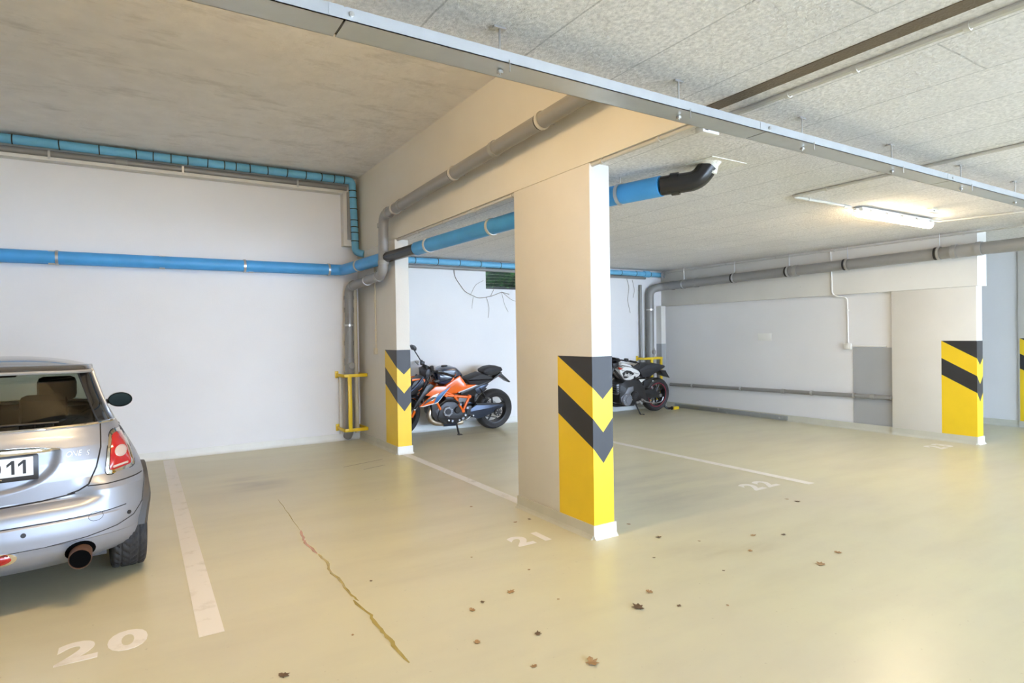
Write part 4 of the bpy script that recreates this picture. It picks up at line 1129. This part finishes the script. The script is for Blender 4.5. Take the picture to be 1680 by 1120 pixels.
for pts in ([(.783,.608),(.636,.376)], [(.526,.591),(.626,.375)], [(1.074,.538),(1.008,.421)], [(.93,.63),(1.15,.75)], [(.75,.60),(.93,.68)]):
    mtube('frame_tube', 'orange', [(u, .15, v) for u, v in pts], .020, fr)
for pts in ([(.932,.633),(.529,.579)], [(.783,.608),(.636,.376)], [(.526,.591),(.626,.375)], [(1.074,.538),(1.008,.421)]):
    mtube('frame_tube', 'orange', [(u, -.15, v) for u, v in pts], .020, fr)
for u, v in ((.63,.372),(.53,.59),(.78,.61),(.93,.635)): MB().disc((u, .155, v), (0, 1, 0), .026, .05).build('frame_joint', 'orange', fr)
en = panel('engine_block', 'moto_dark', rounded2([(1.018,.476),(.922,.545),(.738,.532),(.666,.418),(.577,.333),(.573,.239),(.69,.187),(.924,.177),(1.06,.297)]), -.17, .17, ot, .03)
MB().disc((.906, .18, .392), (0, 1, 0), .078, .06).build('engine_cover', 'engine_grey', en)
MB().disc((.906, .212, .392), (0, 1, 0), .045, .012).build('cover_badge', 'moto_dark', en)
MB().disc((.735, .17, .40), (0, 1, 0), .052, .06).build('engine_cover', 'moto_black', en)
panel('cylinder_head', 'moto_dark', [(.96,.50),(.90,.64),(.74,.62),(.74,.50)], -.13, .14, en, .02)
panel('cylinder_head', 'engine_grey', [(1.06,.30),(1.12,.42),(1.03,.46),(.98,.34)], -.13, .15, en, .02)
for k in range(7):
    MB().disc((.906+.068*math.cos(k*.9), .21, .392+.068*math.sin(k*.9)), (0, 1, 0), .008, .012, 8).build('cover_bolt', 'alloy', en)
for (u, v, s_) in ((.64,.26,.03),(.70,.24,.025),(.82,.235,.03),(.88,.25,.02),(.60,.31,.022),(.57,.42,.03),(.69,.48,.025)):
    MB().disc((u, .175, v), (.1, 1, .1), s_*.7, .05, 14).build('fitting', 'engine_grey' if s_ > .022 else 'alloy', en)
mtube('coolant_hose', 'black_rubber', [(.72,.17,.50),(.80,.19,.56),(.93,.18,.57),(1.02,.15,.50)], .016, en)
mtube('exhaust_header', 'titanium', [(1.10,.06,.48),(1.162,.08,.344),(1.144,.08,.267),(1.069,.08,.205),(.90,.06,.175),(.629,.05,.175)], .042, ot, 14, .08)
panel('silencer', 'titanium', rounded2([(.975,.205),(.708,.205),(.571,.205),(.568,.136),(.705,.122),(.923,.130)]), -.10, .10, ot, .03)
both('silencer_guard', 'moto_swing', [(.95,.20),(.70,.19),(.70,.135),(.91,.14)], .095, .108, ot, .005)
mtube('tail_pipe', 'alloy', [(.57,-.10,.17),(.30,-.17,.22),(-.02,-.19,.30)], .050, ot, 16, .08)
sa = panel('swingarm', 'moto_swing', rounded2([(.56,.345),(.376,.452),(-.11,.412),(-.094,.377),(.119,.274),(.347,.217),(.507,.270)]), .105, .145, ot, .012)
panel('swingarm_side', 'moto_swing', rounded2([(.56,.345),(.376,.452),(-.11,.392),(-.094,.297),(.119,.274),(.347,.257),(.507,.270)]), -.145, -.105, sa, .012)
panel('swingarm_bridge', 'moto_swing', [(.56,.345),(.45,.40),(.42,.27),(.507,.275)], -.12, .12, sa, .01)
panel('chain_guard', 'moto_black', [(.40,.47),(-.12,.432),(-.12,.415),(.39,.44)], .11, .16, sa, .004)
MB().lathe([(.055, -.004), (.100, -.004), (.100, .004), (.055, .004)], (.0, .118, .30), (0, 1, 0), 32).build('sprocket', 'alloy', sa)
MB().disc((0, .15, .30), (0, 1, 0), .065, .05, 24).build('axle_cover', 'moto_dark', sa)
for k in range(6): MB().disc((.045*math.cos(k*PI/3), .176, .30+.045*math.sin(k*PI/3)), (0, 1, 0), .008, .012, 8).build('axle_bolt', 'alloy', sa)
mtube('chain', 'moto_dark', [(.52,.12,.40),(.0,.12,.392)], .009, sa, 6); mtube('chain', 'moto_dark', [(.52,.12,.30),(.0,.12,.208)], .009, sa, 6)
panel('rear_hugger', 'moto_black', [(.40,.62),(.33,.66),(.18,.68),(.22,.64),(.33,.58),(.40,.45)], -.09, .09, ot, .01)
tboth('grab_stay', 'moto_dark', [(.376,.631),(.147,.466)], .10, .006, ot, 6)
tboth('pillion_peg_stay', 'moto_black', [(.32,.70),(.26,.62),(.205,.548)], .10, .011, ot, 8)
for s_ in (1, -1):
    mtube('foot_peg', 'alloy', [(.50, s_*.14, .30), (.50, s_*.26, .31)], .013, ot, 8)
    mtube('pillion_peg', 'alloy', [(.21, s_*.10, .54), (.20, s_*.20, .545)], .012, ot, 8)
    panel('heel_plate', 'moto_dark', [(.54,.44),(.47,.44),(.50,.27),(.55,.27)], s_*.14-.006, s_*.14+.006, ot, .003)
mtube('gear_lever', 'alloy', [(.50,.17,.28),(.58,.17,.22),(.66,.20,.24)], .007, ot, 8)
ss = mtube('side_stand', 'moto_black', [(.745,.13,.26),(.735,.26,.032)], .014, ot, 8)
MB().box((.69, .24, .030), (.76, .30, .042), .003).build('stand_foot', 'moto_black', ss)
tboth('fork_leg', 'moto_black', [(1.205,.92),(1.33,.60)], .10, .030, ot, 12)
tboth('fork_slider', 'alloy', [(1.34,.62),(1.53,.30)], .10, .024, ot, 12)
panel('front_mudguard', 'moto_black', [(1.22,.50),(1.30,.62),(1.46,.66),(1.62,.62),(1.60,.60),(1.46,.635),(1.31,.595),(1.25,.50)], -.07, .07, ot, .005)
both('fork_guard', 'orange', [(1.46,.46),(1.43,.43),(1.48,.34),(1.51,.37)], .10, .135, ot, .008)
hb2 = mtube('handlebar', 'moto_black', [(1.10,-.40,1.07),(1.17,-.18,1.05),(1.17,.16,1.02),(.98,.38,.985)], .013, ot)
mtube('grip', 'black_rubber', [(1.05, .29, 1.0), (.93, .42, .965)], .019, hb2)
mtube('grip', 'black_rubber', [(1.13, -.30, 1.065), (1.09, -.42, 1.075)], .019, hb2)
mtube('lever', 'moto_black', [(1.14, .24, 1.02), (.99, .42, .985)], .007, hb2, 6)
mtube('lever', 'moto_black', [(1.22, -.24, 1.05), (1.20, -.42, 1.07)], .007, hb2, 6)
MB().box((1.06, .20, .98), (1.13, .27, 1.04), .012).build('switch_block', 'moto_black', hb2)
MB().box((1.12, -.29, 1.04), (1.18, -.22, 1.10), .012).build('switch_block', 'moto_black', hb2)
mi = mtube('mirror_stem', 'moto_black', [(1.15, -.28, 1.08), (1.20, -.33, 1.18), (1.25, -.37, 1.27)], .009, hb2, 8)
MB().puff(rounded2([(1.23,1.25),(1.27,1.26),(1.30,1.33),(1.26,1.345),(1.22,1.30)]), -.43, -.31, .01).build('mirror_head', 'moto_black', mi)
MB().disc((1.17, .14, 1.06), (.3, .3, 1), .03, .05).build('brake_reservoir', 'moto_dark', hb2)
panel('dash_screen', 'moto_black', [(1.241,1.101),(1.119,1.045),(1.10,.985),(1.214,1.021)], -.09, .09, ot, .008)
panel('fork_crown', 'moto_dark', [(1.27,1.03),(1.18,1.05),(1.15,.95),(1.25,.90)], -.13, .13, ot, .015)
for pts in ([(1.2,.10,1.05),(1.12,.14,.95),(1.08,.12,.85)], [(1.24,.16,1.06),(1.30,.16,.95),(1.20,.15,.82)], [(1.22,-.1,1.05),(1.28,-.05,.97),(1.15,.0,.88)]):
    mtube('cable', 'black_rubber', pts, .006, ot, 6, .08)
for o in list(ot.children):   # steering turned to the left: swing wheel, sliders, mudguard about the head axis
    if o == fwh or o.name.split('.')[0] in ('fork_slider', 'front_mudguard', 'fork_guard'):
        ax = Vector((1.205-1.53, 0, .92-.305)).normalized(); pv = Vector((1.205, 0, .92))
        o.matrix_local = Matrix.Translation(pv) @ Matrix.Rotation(R(24), 4, ax) @ Matrix.Translation(-pv) @ Matrix.Translation(o.location)
both('front_indicator', 'moto_black', [(1.15,.87),(1.08,.89),(1.06,.86),(1.13,.84)], .15, .22, ot, .006)

# --- white tank bike
wt = thing('motorcycle', 'white and black flat track motorcycle in the far corner behind the foreground pillar', 'motorcycle', (8.45, 8.40, 0), (-R(6), 0, PI))
mwheel(wt, 0, .325, .17, 'moto_black', 10, .13, 'red_line')
mwheel(wt, 1.53, .32, .12, 'moto_black', 10, .16, 'red_line')
panel('seat', 'seat_vinyl', rounded2([(.575,.84),(.355,.941),(.074,.930),(-.103,.893),(-.096,.849),(.14,.755),(.293,.690),(.472,.690),(.53,.773)], .03), -.13, .13, wt, .03)
panel('tail_tip', 'red_paint', [(-.085,.885),(-.115,.885),(-.112,.86),(-.09,.855)], -.06, .06, wt, .004)
panel('plate_holder', 'moto_black', [(-.02,.80),(-.16,.79),(-.287,.637),(-.11,.692)], -.085, .085, wt, .006)
tk = panel('fuel_tank', 'moto_white', rounded2([(1.07,.875),(.929,.925),(.757,.900),(.58,.832),(.525,.773),(.565,.710),(.834,.635),(.925,.670),(1.04,.781)], .03), -.14, .14, wt, .045)
both('tank_badge', 'moto_black', rounded2([(1.00,.804),(.90,.850),(.79,.828),(.70,.770),(.90,.700),(.95,.705)], .02), .136, .145, tk, .002)
text_obj('tank_lettering', 'Indian', .095, 'moto_white', tk, Matrix.Translation((.955, .1465, .745)) @ Matrix.Rotation(PI, 4, 'Z') @ Matrix.Rotation(R(7), 4, 'Y') @ Matrix.Rotation(PI/2, 4, 'X'), .001, .35, .002, .95, .80)
both('tank_flash', 'red_paint', [(1.09,.915),(.98,.875),(1.06,.865)], .10, .142, tk, .004)
panel('top_cowl', 'moto_white', rounded2([(1.025,.935),(.973,.99),(.742,.930),(.65,.865),(.929,.90)]), -.10, .10, wt, .02)
panel('tank_pad', 'moto_black', [(.78,.935),(.72,.93),(.62,.85),(.66,.845)], -.105, .105, wt, .006)
we = panel('engine_block', 'moto_black', rounded2([(1.061,.60),(.90,.67),(.568,.66),(.42,.50),(.34,.24),(.451,.195),(.874,.19),(1.03,.244)]), -.16, .16, wt, .03)
MB().disc((.879, .17, .310), (0, 1, 0), .115, .06).build('engine_cover', 'engine_grey', we)
MB().disc((.87, .205, .31), (0, 1, 0), .065, .02).build('cover_cap', 'engine_grey', we)
MB().disc((.695, .165, .376), (0, 1, 0), .085, .06).build('engine_cover', 'moto_black', we)
panel('cylinder', 'engine_grey', [(.86,.53),(.73,.55),(.72,.47),(.78,.42),(.80,.30),(1.0,.27),(1.02,.36),(.93,.42)], .10, .172, we, .012)
for k in range(6): MB().disc((.879+.10*math.cos(k*1.05), .205, .31+.10*math.sin(k*1.05)), (0, 1, 0), .009, .012, 8).build('cover_bolt', 'alloy', we)
MB().disc((.695, .20, .376), (0, 1, 0), .05, .014).build('cover_cap', 'moto_dark', we)
panel('cylinder', 'engine_grey', [(1.12,.60),(1.00,.62),(.98,.42),(1.08,.40)], -.12, .14, we, .02)
for k in range(5): panel('cooling_fin', 'moto_dark', [(1.14,.44+k*.04),(.97,.45+k*.04),(.97,.46+k*.04),(1.14,.45+k*.04)], -.14, .16, we, .002)
panel('airbox', 'moto_black', [(.88,.64),(.62,.70),(.60,.60),(.86,.54)], -.12, .13, wt, .02)
for (u, v) in ((.56,.25),(.62,.24),(.50,.28),(.52,.22)): MB().disc((u, .17, v), (.1, 1, .1), .025, .05, 12).build('fitting', 'alloy', we)
tboth('frame_tube', 'moto_black', [(.695,.73),(.614,.554),(.567,.335)], .13, .022, wt)
tboth('frame_tube', 'moto_black', [(.18,.762),(.37,.66),(.60,.59)], .11, .018, wt)
tboth('frame_tube', 'moto_black', [(1.15,.85),(.90,.63),(.60,.60)], .10, .020, wt)
ws = panel('swingarm', 'moto_black', rounded2([(.52,.428),(.275,.474),(.152,.437),(-.066,.345),(-.071,.29),(.01,.28),(.417,.300)]), .10, .135, wt, .012)
panel('swingarm_side', 'moto_black', rounded2([(.52,.428),(.275,.474),(.152,.437),(-.066,.345),(-.071,.29),(.01,.28),(.417,.300)]), -.135, -.10, ws, .012)
panel('swingarm_bridge', 'moto_black', [(.52,.42),(.42,.43),(.40,.31),(.47,.32)], -.11, .11, ws, .01)
MB().disc((0, .14, .325), (0, 1, 0), .03, .05, 16).build('axle_nut', 'alloy', ws)
panel('frame_triangle', 'moto_white', [(.575,.666),(.419,.658),(.502,.598)], .12, .135, wt, .004)
both('rear_shock_cover', 'moto_black', [(.42,.62),(.18,.68),(.30,.50),(.44,.48)], .08, .12, wt, .008)
tboth('rear_shock', 'alloy', [(.166,.478),(.137,.609)], .06, .012, wt)
mtube('exhaust_pipe', 'alloy', [(.443,.15,.246),(.14,.15,.185),(-.041,.15,.205),(-.072,.15,.296)], .010, wt, 8, .06)
mtube('exhaust_header', 'moto_dark', [(1.10,-.05,.55),(1.16,-.05,.30),(1.0,-.05,.17),(.5,-.05,.16)], .035, wt, 12, .08)
panel('silencer', 'moto_black', rounded2([(.45,.23),(-.15,.40),(-.17,.47),(.42,.31)]), -.195, -.115, wt, .03)
s2 = mtube('side_stand', 'moto_black', [(.646,.13,.25),(.60,.26,.030)], .014, wt, 8)
mtube('stand_foot', 'moto_black', [(.60,.26,.032),(.56,.28,.034),(.55,.31,.038),(.58,.32,.038)], .009, s2, 8)
for s_ in (1, -1): mtube('foot_peg', 'alloy', [(.50, s_*.14, .27), (.50, s_*.25, .28)], .014, wt, 8)
tboth('fork_leg', 'moto_black', [(1.17,.92),(1.36,.60)], .10, .030, wt, 12)
tboth('fork_slider', 'alloy', [(1.36,.60),(1.53,.32)], .10, .024, wt, 12)
panel('fork_crown', 'moto_black', [(1.22,.98),(1.08,1.0),(1.08,.92),(1.20,.88)], -.13, .13, wt, .015)
MB().disc((1.27, 0, .92), (1, 0, .1), .09, .10, 24, .4).build('head_light', 'moto_black', wt)
panel('instrument', 'moto_black', rounded2([(1.16,1.08),(1.04,1.07),(1.0,1.01),(1.10,.98)]), -.06, .10, wt, .02)
hb3 = mtube('handlebar', 'moto_black', [(.98,-.40,1.04),(1.10,-.18,1.05),(1.14,0,1.01),(1.10,.18,1.05),(.98,.40,1.04)], .013, wt)
for s_ in (1, -1):
    mtube('grip', 'black_rubber', [(1.015, s_*.33, 1.045), (.955, s_*.44, 1.035)], .019, hb3)
    mtube('mirror_stem', 'moto_black', [(.97, s_*.42, 1.04), (.93, s_*.50, 1.02), (.97, s_*.50, .93)], .009, hb3, 8)
    MB().box((1.02, s_*.24, 1.03), (1.08, s_*.31, 1.09), .012).build('switch_block', 'moto_black', hb3)
panel('front_mudguard', 'moto_black', [(1.25,.52),(1.36,.64),(1.52,.68),(1.70,.63),(1.68,.61),(1.52,.655),(1.37,.615),(1.28,.52)], -.065, .065, wt, .005)
# wheel chock and yellow lock on the floor behind the rear wheel
dl = thing('wheel_lock', 'yellow wheel lock with black shackle on the floor behind the white motorcycle', 'lock', (8.86, 8.30, 0))
MB().box((-.02, -.05, 0), (.13, .05, .055), .012).build('lock_body', 'yellow_steel', dl)
MB().tube(bend([(-.02, 0, .035), (-.16, 0, .03), (-.22, .05, .13), (-.18, .09, .22)], .06), .022, 10).build('shackle', 'moto_black', dl)
MB().disc((-.02, 0, .032), (1, 0, 0), .034, .04, 16).build('lock_collar', 'moto_black', dl)

# ------------------------------------------------------------------ fallen leaves
def leaf(x, y, s_, m, label=None):
    n = 11; vs = []; rot = random.uniform(0, 6.28); curl = random.uniform(.1, .5); fs = []
    out = [(0, -.5), (.20, -.38), (.16, -.2), (.40, -.10), (.26, .05), (.34, .26), (.14, .24), (0, .55), (-.16, .22), (-.36, .24), (-.24, .02), (-.42, -.14), (-.15, -.2), (-.22, -.38)]
    n = len(out); vs = [(0, 0, .004)]
    for (u, v) in out:
        u += random.uniform(-.05, .05); v += random.uniform(-.05, .05); d = math.hypot(u, v)
        vs.append((u*s_, v*s_, .002+curl*s_*d*d*random.uniform(.3, 1.0)))
    vs += [(p[0], p[1], p[2]+.0008) for p in vs]
    N = n+1
    fs = [(0, 1+k, 1+(k+1) % n) for k in range(n)] + [(N, N+1+(k+1) % n, N+1+k) for k in range(n)] + [(1+k, N+1+k, N+1+(k+1) % n, 1+(k+1) % n) for k in range(n)]
    o = MB().add(vs, fs).build('dry_leaf', m, None, True)
    o.location = (x, y, .001); o.rotation_euler = (0, 0, rot)
    tag(o, label or 'tiny dry brown leaf scrap lying on the garage floor', 'leaf', 'fallen leaves on the floor')
    return o
leaf(1.737, 2.133, .075, 'leaf', 'largest pale orange dry leaf at the bottom centre of the floor')
leaf(2.301, 2.428, .085, 'dark_leaf', 'long dark brown dry leaf in the middle of the floor')
leaf(3.694, 2.223, .070, 'leaf', 'brown dry leaf furthest right on the floor below number 22')
leaf(.532, 2.812, .055, 'dark_leaf', 'dark dry leaf at the bottom edge near number 20')
leaf(1.832, 2.985, .055, 'leaf', 'brown dry leaf on the floor in front of number 21')
leaf(3.223, 3.174, .045, 'dark_leaf', 'dark dry leaf just right of the foreground pillar base')
leaf(4.892, 3.152, .050, 'dark_leaf', 'dark dry leaf below number 22')
for (x, y, s_) in ((1.626,2.959,.03),(1.531,2.903,.045),(1.683,2.493,.045),(1.388,2.586,.045),(1.499,2.255,.035),(2.494,2.532,.05),(2.499,2.314,.03),(3.255,3.523,.035),(4.887,3.248,.035),(3.981,2.272,.055),(3.527,2.621,.04),(4.012,2.696,.045),(3.818,2.81,.045),(2.549,4.075,.035),(2.469,4.669,.035),(2.688,4.077,.03),(2.721,2.171,.02),
                   (1.2,3.6,.022),(.9,3.0,.02),(2.1,3.2,.02),(2.9,2.9,.022),(3.1,2.5,.02),(2.0,2.75,.018),(.75,2.55,.02),(1.9,3.6,.016),(3.4,2.95,.02)):
    leaf(x, y, s_, *random.choice([('leaf', 'small pale brown dry leaf scrap lying on the garage floor'), ('dark_leaf', 'small blackish dry leaf scrap lying on the garage floor')]))

# ------------------------------------------------------------------ put every empty at the base of its thing
for o in list(C.objects):
    if o.type == 'EMPTY' and o.parent is None and o.location.length < 1e-6:
        pts = [Vector(c_) + ch.location for ch in o.children if ch.type == 'MESH' for c_ in ch.bound_box]
        if not pts: continue
        off = Vector(((min(p.x for p in pts)+max(p.x for p in pts))/2, (min(p.y for p in pts)+max(p.y for p in pts))/2, min(p.z for p in pts)))
        o.location = off
        for ch in o.children: ch.location = ch.location - off
